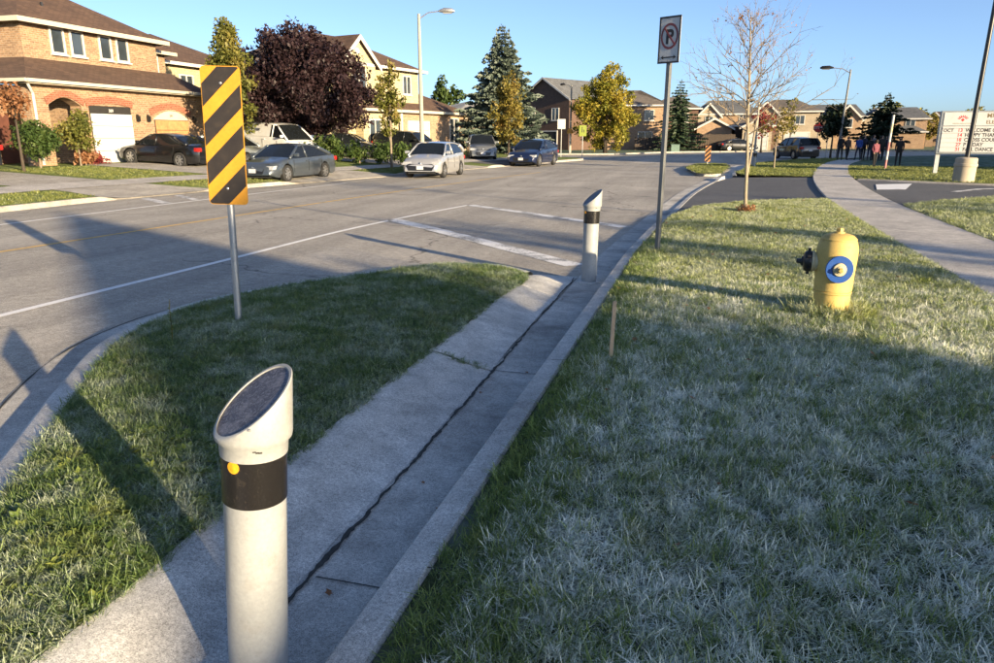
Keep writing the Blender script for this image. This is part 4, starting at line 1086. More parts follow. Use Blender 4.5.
def conifer(name, label, loc, H, r_, mat, seed, n_wh=26, per=13, group=None, z0=.06, ragged=.2, lean=(0, 0), card=1.0, barkm='bark_dark'):
    rg = np.random.default_rng(seed); t = thing(name, label, 'tree', loc, 0, group)
    part('trunk', MB().tube([(0, 0, -.2), (lean[0] * .5, lean[1] * .5, H * .5), (lean[0], lean[1], H * .97)], [H * .02 + .05, H * .012 + .03, .015], 9), barkm, t, smooth=True)
    V = []
    for i in range(n_wh):
        f = z0 + (1 - z0) * (i / n_wh) ** .92; zc = H * f; rad = r_ * ((1 - f) ** .85 + .03) * (1 + rg.normal(0, ragged * .3)); m_ = max(4, int(per * (1 - f * .6)))
        a0 = rg.random() * 6.28
        for k in range(m_):
            a = a0 + 2 * PI * k / m_ + rg.normal(0, .18); L = rad * (1 + rg.normal(0, ragged)); L = max(.12, L)
            d = np.array([math.cos(a), math.sin(a), 0]); s = np.array([-math.sin(a), math.cos(a), 0]); o_ = np.array([lean[0] * f, lean[1] * f, zc + rg.normal(0, .03 * H / n_wh * 3)])
            nc = max(4, int(9 * L / r_ * 1.3) + 3)
            for j in range(nc):
                u = (j + .6) / nc; droop = -.30 * u + .16 * u * u + (.22 * f)
                p = o_ + d * L * u + np.array([0, 0, L * droop]); tw = (1 - .45 * u) * min(r_ * .15, rad * .30 + .05) * card * (.7 + .6 * rg.random())
                for sg in (-1, 1):
                    e = p + (s * sg * .85 + d * .75) * tw + np.array([0, 0, rg.normal(-.10, .2) * tw]); h = np.array([0, 0, tw * .30]) + s * rg.normal(0, .12) * tw
                    m1 = (p + e) / 2
                    V += [p, m1 + h, e, m1 - h]
            tip = o_ + d * L * 1.06 + np.array([0, 0, L * (-.13 + .22 * f)]); q = o_ + d * L * .75 + np.array([0, 0, L * (-.13 + .22 * f)]); h = np.array([0, 0, .05 * r_])
            V += [q, (q + tip) / 2 + h, tip, (q + tip) / 2 - h]
    for k in range(10):
        a = rg.random() * 6.28; p = np.array([lean[0], lean[1], H * (.95 + .05 * k / 10)]); e = p + np.array([math.cos(a) * .12, math.sin(a) * .12, .14]); V += [p, (p + e) / 2 + [0.03, 0, 0], e, (p + e) / 2 - [0.03, 0, 0]]
    quads_obj('crown', np.array(V), mat, t)
    return t

# bare young tree on the verge: each main branch with its twigs is a part
def bare_tree(loc, H):
    rg = random.Random(21); t = thing('bare_tree', 'young bare tree with a few dry leaves on the verge before the school driveway', 'tree', loc, 0, None, (0, R(-3.4)))
    tp = [(0, 0, -.2), (.0, 0, .5), (.012, .0, 1.2), (.0, .0, 2.0), (.015, 0, 3.0), (.0, 0, 3.9), (.01, 0, H)]
    part('trunk', MB().tube(tp, [.047, .039, .035, .031, .022, .013, .004], 10), 'bark_pale', t, smooth=True)
    leaves = []
    def grow(mb, p, d, L, r_, lev):
        n = 4; pts = [p]; rr = [r_]
        for s in range(n):
            d = (d + Vector((rg.gauss(0, .10), rg.gauss(0, .10), rg.gauss(.03, .08)))).normalized(); p = p + d * (L / n); pts.append(p); rr.append(r_ * (1 - .75 * (s + 1) / n))
        mb.tube(pts, rr, 5 if lev < 2 else 4, cap=False)
        if lev >= 3:
            if rg.random() < .16: leaves.append(pts[-1])
            return
        for s in range(1, n + 1):
            for q in range(2 if lev < 2 else 1):
                if rg.random() < (.95 if lev < 2 else .85):
                    a = rg.uniform(0, 6.28); perp = d.orthogonal().normalized(); perp = Matrix.Rotation(a, 3, d) @ perp
                    nd = (d * .8 + perp * rg.uniform(.5, .85) + Vector((0, 0, .12))).normalized(); grow(mb, pts[s], nd, L * rg.uniform(.36, .55) * (1.1 - .12 * s), rr[s] * .75 + .0014, lev + 1)
    for k in range(30):
        f = k / 29; z = 1.66 + 2.25 * f ** 1.05; a = k * 2.4 + rg.uniform(-.3, .3); L = (1.55 * (1 - f) ** .6 + .28) * rg.uniform(.85, 1.1); el = R(24 + 38 * f)
        mb = MB(); grow(mb, Vector((0.005, 0, z)), Vector((math.cos(a) * math.cos(el), math.sin(a) * math.cos(el), math.sin(el))), L, .0155 * (1 - .55 * f), 1)
        part('branch', mb, 'bark_grey', t, smooth=True, fixn=False)
    r2 = np.random.default_rng(4)
    quads_obj('crown', leaf_cloud(r2, [tuple(p) for p in leaves], min(len(leaves) * 2, 500), .05, .022), 'leaf_brown', t)
    quads_obj('root_suckers', leaf_cloud(r2, [(.1 * math.cos(a), .1 * math.sin(a), .08) for a in np.linspace(0, 6, 9)], 420, .14, .028, .8), 'leaf_brown', t)
    return t
bare_tree((1.08, 16.88, .16), 4.15)

leafy_tree('purple_maple', 'large dense dark purple maple behind the grey sedan', (-23.2, 40.2, .55), 7.45, .22, 1.0, 4.9, 4.5, 'leaf_purple', 42000, .105, 330, .62, 11, shape='egg', limbs=12, fill=.62)
leafy_tree('yellow_green_tree', 'yellow green pointed tree right of the brick house', (-22.9, 33.0, .5), 7.1, .12, 1.4, 1.75, 1.75, 'leaf_yellowgreen', 11000, .085, 110, .40, 12, shape='cone', limbs=9)
leafy_tree('yellow_green_sapling', 'thin yellow green tree at the right corner of the brick house', (-24.6, 34.9, .55), 5.0, .08, 1.8, .75, .75, 'leaf_yellowgreen', 900, .10, 30, .3, 13, limbs=6)
leafy_tree('columnar_tree', 'narrow columnar young street tree beside the tall lamp', (-15.1, 34.9, .3), 5.35, .055, 1.15, .62, .62, 'leaf_columnar', 2300, .085, 60, .26, 14, shape='col', limbs=9, barkm='bark_grey')
conifer('blue_spruce', 'tall blue grey spruce standing behind the grey SUV', (-15.5, 58.3, .3), 9.9, 3.7, 'needle_blue', 15, 34, 18, ragged=.2)
leafy_tree('olive_tree', 'small olive yellow tree in front of the blue spruce', (-13.0, 50.8, .35), 5.6, .08, .8, 1.35, 1.3, 'leaf_olive', 4300, .10, 80, .38, 16, shape='egg', limbs=8)
leafy_tree('autumn_tree', 'bright yellow and orange autumn tree at the street corner', (-9.2, 75.5, .14), 8.5, .2, .4, 3.6, 3.3, 'leaf_autumn', 20000, .125, 190, .58, 17, shape='egg', limbs=10)
leafy_tree('orange_bush_tree', 'low orange green tree between the cream house and the spruce', (-21.5, 64, .3), 3.8, .1, .3, 1.8, 1.6, 'leaf_olive', 3000, .13, 60, .45, 18, limbs=6)
conifer('green_spruce', 'dark green spruce left of the bare tree among the far houses', (-2.5, 91, .14), 8.0, 2.9, 'needle_green', 19, 22, 12, ragged=.2)
leafy_tree('roof_pine', 'green tree top rising over the roofs beside the spruce', (-29, 84, .2), 8.6, .15, 3.5, 1.7, 1.6, 'leaf_green', 1900, .2, 50, .5, 20, limbs=5)
conifer('narrow_evergreen', 'small narrow evergreen between two far gabled houses', (.9, 103, .14), 6.0, .9, 'needle_green', 21, 14, 9)
conifer('drooping_evergreen', 'dark ragged evergreen with a leaning top beside the crowd', (13.6, 65.5, .14), 4.9, 2.2, 'needle_dark', 22, 17, 12, z0=.28, ragged=.36, lean=(.6, 0), card=1.25)
leafy_tree('dark_round_tree', 'dark rounded evergreen left of the crowd', (10.1, 63.6, .14), 4.0, .08, 1.25, 1.15, 1.1, 'needle_dark', 3600, .12, 60, .4, 23, limbs=6)
leafy_tree('young_street_tree', 'young thin yellow green tree on the verge beyond the driveway', (3.85, 41.0, .14), 3.55, .03, 1.1, .85, .8, 'leaf_olive', 620, .07, 34, .24, 24, limbs=8, barkm='bark_pale')
leafy_tree('red_leaf_tree', 'dark red leaved tree in front of the far houses', (6.7, 88, .14), 5.0, .1, 1.6, 1.5, 1.4, 'leaf_red', 900, .14, 40, .45, 25, limbs=6)
leafy_tree('pale_young_tree', 'slender pale green tree beside the red leaved tree', (9.2, 84, .14), 5.6, .07, 1.4, .8, .8, 'leaf_yellowgreen', 500, .12, 26, .35, 26, limbs=6)
FT = [(24, 118, 6.0, 2.4, 'leaf_yellowgreen', 'pale autumn tree right of the drooping evergreen'), (29, 124, 6.6, 2.8, 'leaf_autumn', 'golden tree among the farthest houses'), (33.5, 128, 5.4, 2.4, 'leaf_olive', 'olive tree by the faint distant lamp'),
      (41, 134, 6.2, 3.0, 'leaf_autumn', 'golden tree left of the message board, on the far skyline'), (46, 138, 5.2, 2.6, 'leaf_yellowgreen', 'pale green tree beside the golden skyline tree'), (52, 142, 6.6, 3.2, 'leaf_green', 'dark green skyline tree nearest the message board'), (37.5, 150, 7.0, 3.0, 'leaf_green', 'green tree far behind the golden skyline trees'), (60, 150, 7.5, 3.4, 'leaf_olive', 'olive skyline tree behind the message board')]
for i, (x, y, h, r_, mt, lb) in enumerate(FT):
    leafy_tree('skyline_tree', lb, (x, y, .12), h, .15, .8, r_, r_, mt, 1500, .24, 45, .7, 40 + i, group='trees on the far skyline', limbs=5)
# clipped standard shrubs and planting by the brick house
def shrub(name, label, loc, h, r_, z0, mat, n, leaf, seed, group=None):
    return leafy_tree(name, label, loc, h, .035, z0, r_, r_, mat, n, leaf, 34, r_ * .42, seed, group, 'bark_grey', limbs=5, cat='shrub')
shrub('round_shrub', 'round green shrub on a thin stem in front of the porch arch', (-24.9, 25.15, .56), 2.1, .82, .65, 'leaf_yellowgreen', 2600, .065, 60)
shrub('dark_round_shrub', 'darker round shrub at the left edge by the brick porch', (-24.6, 22.9, .56), 1.95, .8, .55, 'leaf_green', 2600, .065, 61)
shrub('red_flowers', 'mound of red flowers left of the white garage door', (-25.4, 26.6, .56), .55, .38, .02, 'leaf_red', 700, .05, 62)
shrub('pale_grass_clump', 'pale dry ornamental grass under the round shrub', (-25.0, 25.5, .56), .7, .45, .0, 'leaf_brown', 500, .08, 63)
for i, (x, y, h) in enumerate([(-18.9, 36.2, 1.35), (-17.6, 36.4, 1.1), (-16.4, 36.6, 1.2), (-15.3, 37.0, 1.0), (-19.8, 36.0, 1.3)]):
    shrub('garden_bush', ['dark green garden bush left of the columnar tree', 'garden bush just left of the columnar tree trunk', 'garden bush right behind the columnar tree trunk', 'garden bush between the columnar tree and the lamp', 'leftmost garden bush behind the grey sedan'][i], (x, y, .35), h, .75, .02, 'leaf_green', 1100, .08, 70 + i, 'bushes in the planting bed')
leafy_tree('red_sapling', 'reddish sapling leaves at the left edge in front of the brick porch', (-23.9, 21.5, .56), 3.3, .05, 1.8, .65, .65, 'leaf_brown', 700, .08, 28, .28, 77, limbs=5)

# ------------------------------------------------------------------ houses (local: front faces -y, x to the viewer's right when facing it)
def window(parent, x, z, w, h, y, n=1, trim='white_trim', axis='y', sgn=-1, sill=True):
    """a window on the wall plane y (or x when axis is 'x'), facing sgn"""
    def P(u, d, zz): return (u, y + sgn * d, zz) if axis == 'y' else (y + sgn * d, u, zz)
    def S(a, d, c): return (a, d, c) if axis == 'y' else (d, a, c)
    f = MB(); b = .075
    f.box(P(x, .03, z + h / 2 - b / 2), S(w, .09, b)); f.box(P(x, .03, z - h / 2 + b / 2), S(w, .09, b))
    f.box(P(x - w / 2 + b / 2, .03, z), S(b, .088, h - 2 * b)); f.box(P(x + w / 2 - b / 2, .03, z), S(b, .088, h - 2 * b))
    for k in range(1, n): f.box(P(x - w / 2 + w * k / n, .03, z), S(b * .8, .086, h - 2 * b))
    o = part('window', f, trim, parent)
    pw = (w - 2 * b) / n
    for k in range(n): part('pane', B(P(x - w / 2 + b + pw * (k + .5), .012, z), S(pw - .01, .02, h - 2 * b)), 'glass_window', o)
    if sill: part('sill', B(P(x, .07, z - h / 2 - .04), S(w + .12, .16, .07)), trim, o)
    return o
def garage(parent, x, z0, w, h, y, mat, rows=4, trim='white_trim'):
    g = part('garage_door', B((x, y - .01, z0 + h / 2), (w, .06, h)), 'dark_opening', parent)
    for k in range(rows): part('panel', B((x, y - .05, z0 + h * (k + .5) / rows), (w - .03, .05, h / rows - .018)), mat, g, bevel=.008)
    if trim:
        f = MB(); f.box((x - w / 2 - .06, y - .04, z0 + h / 2), (.12, .12, h)); f.box((x + w / 2 + .06, y - .04, z0 + h / 2), (.12, .12, h)); f.box((x, y - .04, z0 + h + .07), (w + .24, .12, .14))
        part('garage_frame', f, trim, parent)
    return g
def hip_roof(x0, x1, y0, y1, z, rise, oh=.4, along='x', hip=1.0):
    X0, X1, Y0, Y1 = x0 - oh, x1 + oh, y0 - oh, y1 + oh; m_ = MB()
    if along == 'x':
        d = (Y1 - Y0) / 2 * hip; yc = (Y0 + Y1) / 2; a, b_ = (X0 + d, yc, z + rise), (X1 - d, yc, z + rise)
    else:
        d = (X1 - X0) / 2 * hip; xc = (X0 + X1) / 2; a, b_ = (xc, Y0 + d, z + rise), (xc, Y1 - d, z + rise)
    c = [(X0, Y0, z), (X1, Y0, z), (X1, Y1, z), (X0, Y1, z)]
    if along == 'x': F = [(0, 1, 5, 4), (2, 3, 4, 5), (1, 2, 5), (3, 0, 4)]
    else: F = [(0, 1, 4), (1, 2, 5, 4), (2, 3, 5), (3, 0, 4, 5)]
    if hip == 0: F = [f for f in F if len(f) == 4]
    return m_.add(c + [a, b_], F + ([(3, 2, 1, 0)] if hip else []))
def fascia(x0, x1, y0, y1, z, oh=.4, h=.18):
    f = MB(); X0, X1, Y0, Y1 = x0 - oh - .05, x1 + oh + .05, y0 - oh - .05, y1 + oh + .05
    f.box(((X0 + X1) / 2, Y0, z - h / 2 + .03), (X1 - X0 + .08, .08, h)); f.box(((X0 + X1) / 2, Y1, z - h / 2 + .03), (X1 - X0 + .08, .08, h))
    f.box((X0, (Y0 + Y1) / 2, z - h / 2 + .032), (.08, Y1 - Y0 - .09, h)); f.box((X1, (Y0 + Y1) / 2, z - h / 2 + .032), (.08, Y1 - Y0 - .09, h))
    return f
def gable_front(parent, x0, x1, y0, y1, z0, ze, zp, wall, roof, trim='white_trim', oh=.3):
    """projecting front bay with a gable roof running back from y0 to y1"""
    xc = (x0 + x1) / 2
    m_ = MB().prism([(x0, y0, z0), (x1, y0, z0), (x1, y0, ze), (xc, y0, zp), (x0, y0, ze)], (0, y1 - y0, 0))
    part('gable_wall', m_, wall, parent, uv=True)
    sl = (zp - ze) / ((x1 - x0) / 2); r_ = MB(); th = .12
    for s in (-1, 1):
        e = xc + s * ((x1 - x0) / 2 + oh); ez = ze - oh * sl
        r_.prism([(xc, y0 - oh, zp + .03), (e, y0 - oh, ez + .03), (e, y0 - oh, ez + .03 + th), (xc, y0 - oh, zp + .03 + th)], (0, y1 - y0 + oh, 0))
    ro = part('gable_roof', r_, roof, parent, uv=True)
    b_ = MB()
    for s in (-1, 1):
        e = xc + s * ((x1 - x0) / 2 + oh); ez = ze - oh * sl
        b_.prism([(xc, y0 - oh - .05, zp - .16), (e, y0 - oh - .05, ez - .16), (e, y0 - oh - .05, ez + .14), (xc, y0 - oh - .05, zp + .14)], (0, .045, 0))
    part('bargeboard', b_, trim, parent)
    return ro

# -- brick house on the left: front faces the road (+X), so local x runs along world +Y
def place(t, loc, rz): t.location = loc; t.rotation_euler = (0, 0, rz)
t = thing('brick_house', 'tan brick house with brown roofs, white garage door and porch arch', 'house')
place(t, (-26.0, 24.2, .60), R(90))     # local x -> world +Y, local y -> world -X
lw = MB()
lw.box((6.95, 3.0, 1.68), (8.1, 6.0, 3.36)); lw.box((1.45, 4.6, 1.68), (2.9, 2.8, 3.36))
part('wall', lw, 'brick_tan', t, uv=True)
def arch_wall(x0, x1, y0, dy, zs, rise, ztop, n=10):
    P = [(x0, y0, zs)] + [(x0 + (x1 - x0) * k / n, y0, zs + rise * math.sin(PI * k / n)) for k in range(1, n)] + [(x1, y0, zs), (x1, y0, ztop), (x0, y0, ztop)]
    return MB().prism(P, (0, dy, 0))
part('porch_column', B((.42, .3, 1.68), (.84, .6, 3.36)), 'brick_tan', t, uv=True)
part('porch_column', B((2.72, .3, 1.68), (.36, .6, 3.36)), 'brick_tan', t, uv=True)
part('porch_column', B((.3, 3.0, 1.68), (.6, .5, 3.36)), 'brick_tan', t, uv=True)
part('porch_arch', arch_wall(.84, 2.54, .002, .55, 2.45, .32, 3.36), 'brick_tan', t, uv=True)
def arch_ring(x0, x1, y, zs, rise, th, n=10):
    m_ = MB()
    for k in range(n):
        a, b_ = k / n, (k + 1) / n
        f = lambda u, o: (x0 + (x1 - x0) * u + (u - .5) * o * .6, zs + rise * math.sin(PI * u) + o)
        q = [f(a, 0), f(b_, 0), f(b_, th), f(a, th)]; m_.prism([(p[0], y, p[1]) for p in q], (0, -.05, 0))
    return m_
part('arch_ring', arch_ring(.74, 2.64, 0, 2.45, .34, .26), 'brick_red', t, uv=True)
part('front_door', B((1.6, 3.17, 1.1), (1.0, .06, 2.1)), 'door_dark', t)
g1 = garage(t, 4.15, .02, 2.45, 2.15, 0, 'garage_white', 4, None)
part('transom', arch_wall(2.93, 5.37, .0, -.045, 2.17, .0001, 2.50), 'dark_opening', t)
part('arch_ring', arch_ring(2.80, 5.50, -.0, 2.46, .16, .30), 'brick_red', t, uv=True)
txt('389', .19, t, 'sign_white', (4.0, -.05, 2.24), bold=.004, name='house_number')
g2 = garage(t, 8.15, .02, 2.45, 1.95, 0, 'garage_wood', 4, None)
part('transom', arch_wall(6.85, 9.45, -.0, -.05, 1.98, .25, 1.985).prism([(6.85, 0, 1.98)] + [(6.85 + 2.6 * k / 10, 0, 1.98 + .02 + .42 * math.sin(PI * k / 10) ** .8) for k in range(11)], (0, -.045, 0)), 'cream_trim', t)
part('arch_ring', arch_ring(6.7, 9.6, 0, 2.18, .34, .28), 'brick_red', t, uv=True)
txt('391', .17, t, 'sign_text_black', (8.0, -.05, 2.12), bold=.004, name='house_number')
for x in (2.62, 5.75, 6.45, 9.85):
    l_ = part('wall_lamp', MB().box((x, -.10, 2.0), (.13, .14, .26)).box((x, -.06, 2.16), (.05, .1, .08)), 'lamp_black', t)
ds = MB().tube([(-.28, -.36, 3.40), (-.26, -.30, 3.2), (.12, -.06, 2.85), (.14, -.05, 0.05)], .055, 8); part('downspout', ds, 'white_trim', t, smooth=40)
# lower roof: wraps the front and left side, lean-to against the upper wall
lr = MB(); oh = .45
A = [(-oh, -oh, 3.38), (11.05 + .2, -oh, 3.38), (11.05 + .2, 2.2, 4.48), (2.1, 2.2, 4.48), (2.1, 8.5, 4.48), (-oh, 8.5, 3.38)]
th = .14
lr.add([A[0], A[1], A[2], A[3], A[4], A[5]] + [(p[0], p[1], p[2] - th) for p in A], [(0, 1, 2, 3), (0, 3, 4, 5), (6, 9, 8, 7), (6, 11, 10, 9), (0, 6, 7, 1), (1, 7, 8, 2), (0, 5, 11, 6), (5, 4, 10, 11)])
part('lower_roof', lr, 'shingle_brown', t, uv=True)
gt = MB(); gt.box((5.4, -oh - .06, 3.33), (11.75, .12, .13)); gt.box((-oh - .06, 4.0, 3.332), (.12, 9.0, .13)); part('gutter', gt, 'cream_trim', t)
sf = MB(); sf.box((5.4, -.2, 3.225), (11.6, .5, .02)); part('soffit', sf, 'cream_trim', t)
up = MB(); up.box((6.2, 6.2, 5.0), (8.2, 8.0, 2.2)); part('upper_wall', up, 'brick_tan', t, uv=True)
up2 = MB(); up2.box((11.35, 6.9, 4.85), (2.1, 7.0, 2.5)); part('upper_wall', up2, 'brick_tan', t, uv=True)
part('upper_roof', hip_roof(2.1, 10.3, 2.2, 10.2, 6.03, 2.5, .42, 'x'), 'shingle_brown', t, uv=True)
part('fascia', fascia(2.1, 10.3, 2.2, 10.2, 6.02, .42, .2), 'cream_trim', t)
part('side_roof', hip_roof(10.2, 12.4, 3.4, 10.2, 5.72, 1.2, .4, 'y'), 'shingle_brown', t, uv=True)
part('fascia', fascia(10.5, 12.4, 3.4, 10.2, 5.70, .4, .18), 'cream_trim', t)
for x in (3.95, 5.05, 6.75, 7.85): window(t, x, 5.33, .78, 1.12, 2.2, 1, 'white_trim')
window(t, 11.35, 5.1, .85, 1.1, 3.4, 1, 'white_trim')
part('vent', MB().tube([(4.6, 3.4, 6.6), (4.6, 3.4, 7.1)], .06, 8), 'lamp_black', t)

# -- cream house behind the purple maple
t = thing('cream_house', 'cream sided house with front gable and low tan garage wing', 'house')
place(t, (-21.6, 45.4, .6), R(76.5))
part('wall', B((1.9, 4.6, 2.9), (11.0, 8.0, 5.8)), 'siding_cream', t, uv=True)
part('roof', hip_roof(-3.6, 7.4, .6, 8.6, 5.8, 2.2, .45, 'x'), 'shingle_brown', t, uv=True)
part('fascia', fascia(-3.6, 7.4, .6, 8.6, 5.8, .45), 'white_trim', t)
gable_front(t, -1.9, 1.7, .1, 4.5, 2.6, 5.75, 7.35, 'siding_cream', 'shingle_brown')
part('garage_wing_wall', B((8.3, 2.4, 1.45), (8.6, 5.2, 2.9)), 'brick_peach', t, uv=True)
part('ground_floor_wall', B((1.95, 1.2, 1.45), (3.9, 2.5, 2.9)), 'siding_cream', t, uv=True)
part('wing_roof', hip_roof(0, 12.6, -.2, 5.0, 2.95, 1.45, .4, 'x'), 'shingle_brown', t, uv=True)
part('fascia', fascia(0, 12.6, -.2, 5.0, 2.94, .4), 'cream_trim', t)
window(t, -.1, 4.75, 1.5, 1.35, .1, 2); window(t, 5.9, 4.75, 1.0, 1.3, .6, 2)
window(t, 11.0, 1.6, 1.3, 1.9, -.2, 2); window(t, 1.2, 1.5, 1.3, 1.6, -.05, 2)
part('porch_post', B((2.6, -.3, 1.45), (.16, .16, 2.9)), 'white_trim', t); part('porch_post', B((3.9, -.3, 1.45), (.16, .16, 2.9)), 'white_trim', t)
garage(t, 6.1, .02, 2.5, 2.1, -.2, 'garage_grey')
part('vent', MB().lathe([(.22, 0), (.2, .04)], 14, (-.1, .1, 6.5), M3=Matrix.Rotation(PI / 2, 3, 'X')), 'white_trim', t)

# generic two-storey suburban house
def suburb(label, loc, rz, w_, d_, eave, rise, wall, roof, along='x', hip=1.0, front=None, wins=(), gar=None, sidewin=(), group=None, name='house', low=None):
    t = thing(name, label, 'house', loc, rz, group)
    part('wall', B((w_ / 2, d_ / 2, eave / 2), (w_, d_, eave)), wall, t, uv=True)
    if hip > 0:
        part('roof', hip_roof(0, w_, 0, d_, eave, rise, .4, along, hip), roof, t, uv=True)
    else:
        if along == 'x': m_ = MB().prism([(0, 0, eave - .01), (0, d_, eave - .01), (0, d_ / 2, eave + rise - .1)], (w_, 0, 0))
        else: m_ = MB().prism([(0, 0, eave - .01), (w_, 0, eave - .01), (w_ / 2, 0, eave + rise - .1)], (0, d_, 0))
        part('gable_end', m_, wall, t, uv=True)
        part('roof', hip_roof(0, w_, 0, d_, eave, rise, .35, along, 0.0), roof, t, uv=True)
    if hip > 0 or along == 'x': part('fascia', fascia(0, w_, 0, d_, eave, .4 if hip > 0 else .35), 'white_trim', t)
    else:
        b_ = MB()
        for s in (-1, 1):
            e = w_ / 2 + s * (w_ / 2 + .38); b_.prism([(w_ / 2, -.42, eave + rise - .2), (e, -.42, eave - .2), (e, -.42, eave + .04), (w_ / 2, -.42, eave + rise + .04)], (0, .05, 0))
        part('bargeboard', b_, 'white_trim', t)
    if front: gable_front(t, *front[:2], front[2], d_ * .5, *front[3:6], front[6] if len(front) > 6 else wall, roof)
    if low:
        x0, x1, y0, h, rs = low
        part('low_wall', B(((x0 + x1) / 2, y0 / 2 + .05, h / 2), (x1 - x0, -y0 + .1, h)), wall, t, uv=True); part('low_roof', hip_roof(x0, x1, y0, 1.2, h, rs, .35, 'x'), roof, t, uv=True); part('fascia', fascia(x0, x1, y0, .5, h, .35), 'white_trim', t)
    for (x, z, ww, hh, y) in wins: window(t, x, z, ww, hh, y, 2)
    for (u, z, ww, hh, sx) in sidewin: window(t, u, z, ww, hh, 0 if sx < 0 else w_, 2, axis='x', sgn=sx)
    if gar: garage(t, *gar)
    return t
suburb('cream house with brown roof glimpsed between brick house and maple', (-30.5, 37.6, .6), R(88), 9, 9, 5.4, 2.2, 'siding_cream', 'shingle_brown', 'x', 1.0, wins=((2, 4.2, 1.2, 1.2, 0), (6, 4.2, 1.2, 1.2, 0)), gar=(6.3, .02, 2.5, 2.1, 0, 'garage_white'))
suburb('dark brown roofed house peeking over the cream garage wing', (-31, 68, .3), R(60), 9, 9, 4.6, 2.0, 'brick_peach', 'shingle_brown', 'x', 1.0, wins=((2, 3.6, 1.2, 1.2, 0),))
suburb('house with a pale grey roof behind the blue spruce', (-25.0, 76.5, .2), R(52), 8, 8, 4.2, 1.25, 'siding_beige', 'shingle_pale', 'x', 1.0)
suburb('brown brick house with a tall gable and grey roof', (-22.6, 94.2, .1), R(-30), 8.2, 11, 6.0, 2.7, 'brick_brown', 'shingle_grey', 'y', 0.0, wins=((2.1, 4.5, 1.1, 1.4, 0), (6.0, 4.3, 1.2, 1.5, 0)), gar=(4.8, .02, 3.0, 2.2, 0, 'dark_opening'), sidewin=((3.0, 4.4, 1.1, 1.4, 1),))
suburb('tan house mostly hidden behind the autumn tree', (-11.6, 94, .1), R(8), 7.5, 9, 5.4, 2.0, 'brick_peach', 'shingle_taupe', 'x', 1.0, wins=((2, 4.2, 1.2, 1.3, 0), (5.4, 4.2, 1.2, 1.3, 0), (5.0, 1.5, 1.8, 1.5, 0)))
suburb('dark brick house with a lean-to left of the green spruce', (-6.6, 101, .1), R(4), 6.2, 8, 5.2, 1.6, 'brick_brown', 'shingle_taupe', 'x', .6, wins=((1.2, 4.0, .9, 1.2, 0), (4.6, 4.0, .9, 1.2, 0), (1.5, 1.5, 1.0, 1.0, 0)))
suburb('house with a small bright gable right of the green spruce', (-.9, 106, .1), R(0), 8.2, 8, 4.6, 1.9, 'brick_tan', 'shingle_grey', 'x', .5, (.5, 3.4, -.4, 2.4, 4.4, 5.9, 'siding_beige'), wins=((1.95, 3.7, 1.1, 1.2, -.4), (6.3, 3.9, 1.0, 1.1, 0)))
suburb('low peach garage with a white edged gable behind the fence', (-.4, 98.5, .1), R(2), 4.2, 6, 2.6, 1.3, 'brick_peach', 'shingle_taupe', 'y', 0.0)
suburb('dark brick bungalow wing right of the peach garage', (4.2, 100, .1), R(0), 5.4, 6, 3.0, 1.2, 'brick_brown', 'shingle_taupe', 'x', .5, wins=((2.6, 1.7, 1.0, 1.0, 0),))
suburb('pale house with a front gable behind the bare tree', (6.2, 108, .1), R(-6), 9.0, 9, 4.9, 1.7, 'siding_beige', 'shingle_taupe', 'x', .7, (.6, 4.0, -.5, .0, 4.5, 6.1, 'siding_cream'), wins=((2.3, 3.8, 1.2, 1.3, -.5), (6.6, 3.8, 1.2, 1.2, 0)), gar=(6.4, .02, 3.0, 2.1, 0, 'garage_white'))
suburb('white fronted garage house left of the stop sign', (5.0, 96, .1), R(-4), 3.4, 6, 2.7, 1.0, 'siding_beige', 'shingle_taupe', 'y', 0.0, gar=(1.7, .02, 2.4, 2.0, 0, 'garage_white'))
suburb('pale house with a wide grey roof above the stop sign', (12.8, 112, .1), R(-8), 8.4, 8, 4.3, 1.7, 'siding_beige', 'shingle_grey', 'x', .3, (5.0, 8.2, -.8, .0, 4.1, 5.7, 'brick_peach'), wins=((2.0, 3.4, 1.3, 1.2, 0), (6.6, 3.4, 1.2, 1.2, -.8)), low=(.5, 4.8, -1.6, 2.4, .9))
suburb('tan gabled house right of the stop sign', (21.6, 114, .1), R(-12), 8, 8, 4.0, 1.6, 'brick_peach', 'shingle_grey', 'x', .4, (.4, 3.6, -.8, .0, 3.9, 5.3, 'siding_beige'), wins=((2.0, 3.2, 1.2, 1.2, -.8), (6, 3.2, 1.2, 1.2, 0)), low=(4, 7.8, -1.5, 2.3, .8))
FH = [(28, 136, 'peach house on the skyline right of the evergreens'), (37, 146, 'second skyline house right of the evergreens'), (46, 154, 'third skyline house, left of the faint lamp'), (56, 162, 'skyline house nearest the message board')]
for i, (x, y, lb) in enumerate(FH):
    suburb(lb, (x, y, .1), R(-15), 8.5, 9, 4.0, 1.9, ['brick_peach', 'siding_beige', 'brick_brown', 'brick_peach'][i], ['shingle_taupe', 'shingle_brown', 'shingle_grey', 'shingle_taupe'][i], 'x', .5, (.6, 4.0, -.6, 0, 3.9, 5.6, ['siding_beige', 'brick_peach', 'brick_peach', 'siding_beige'][i]), wins=((2.3, 3.2, 1.3, 1.2, -.6), (6.3, 3.2, 1.2, 1.2, 0)), group='houses on the far skyline')

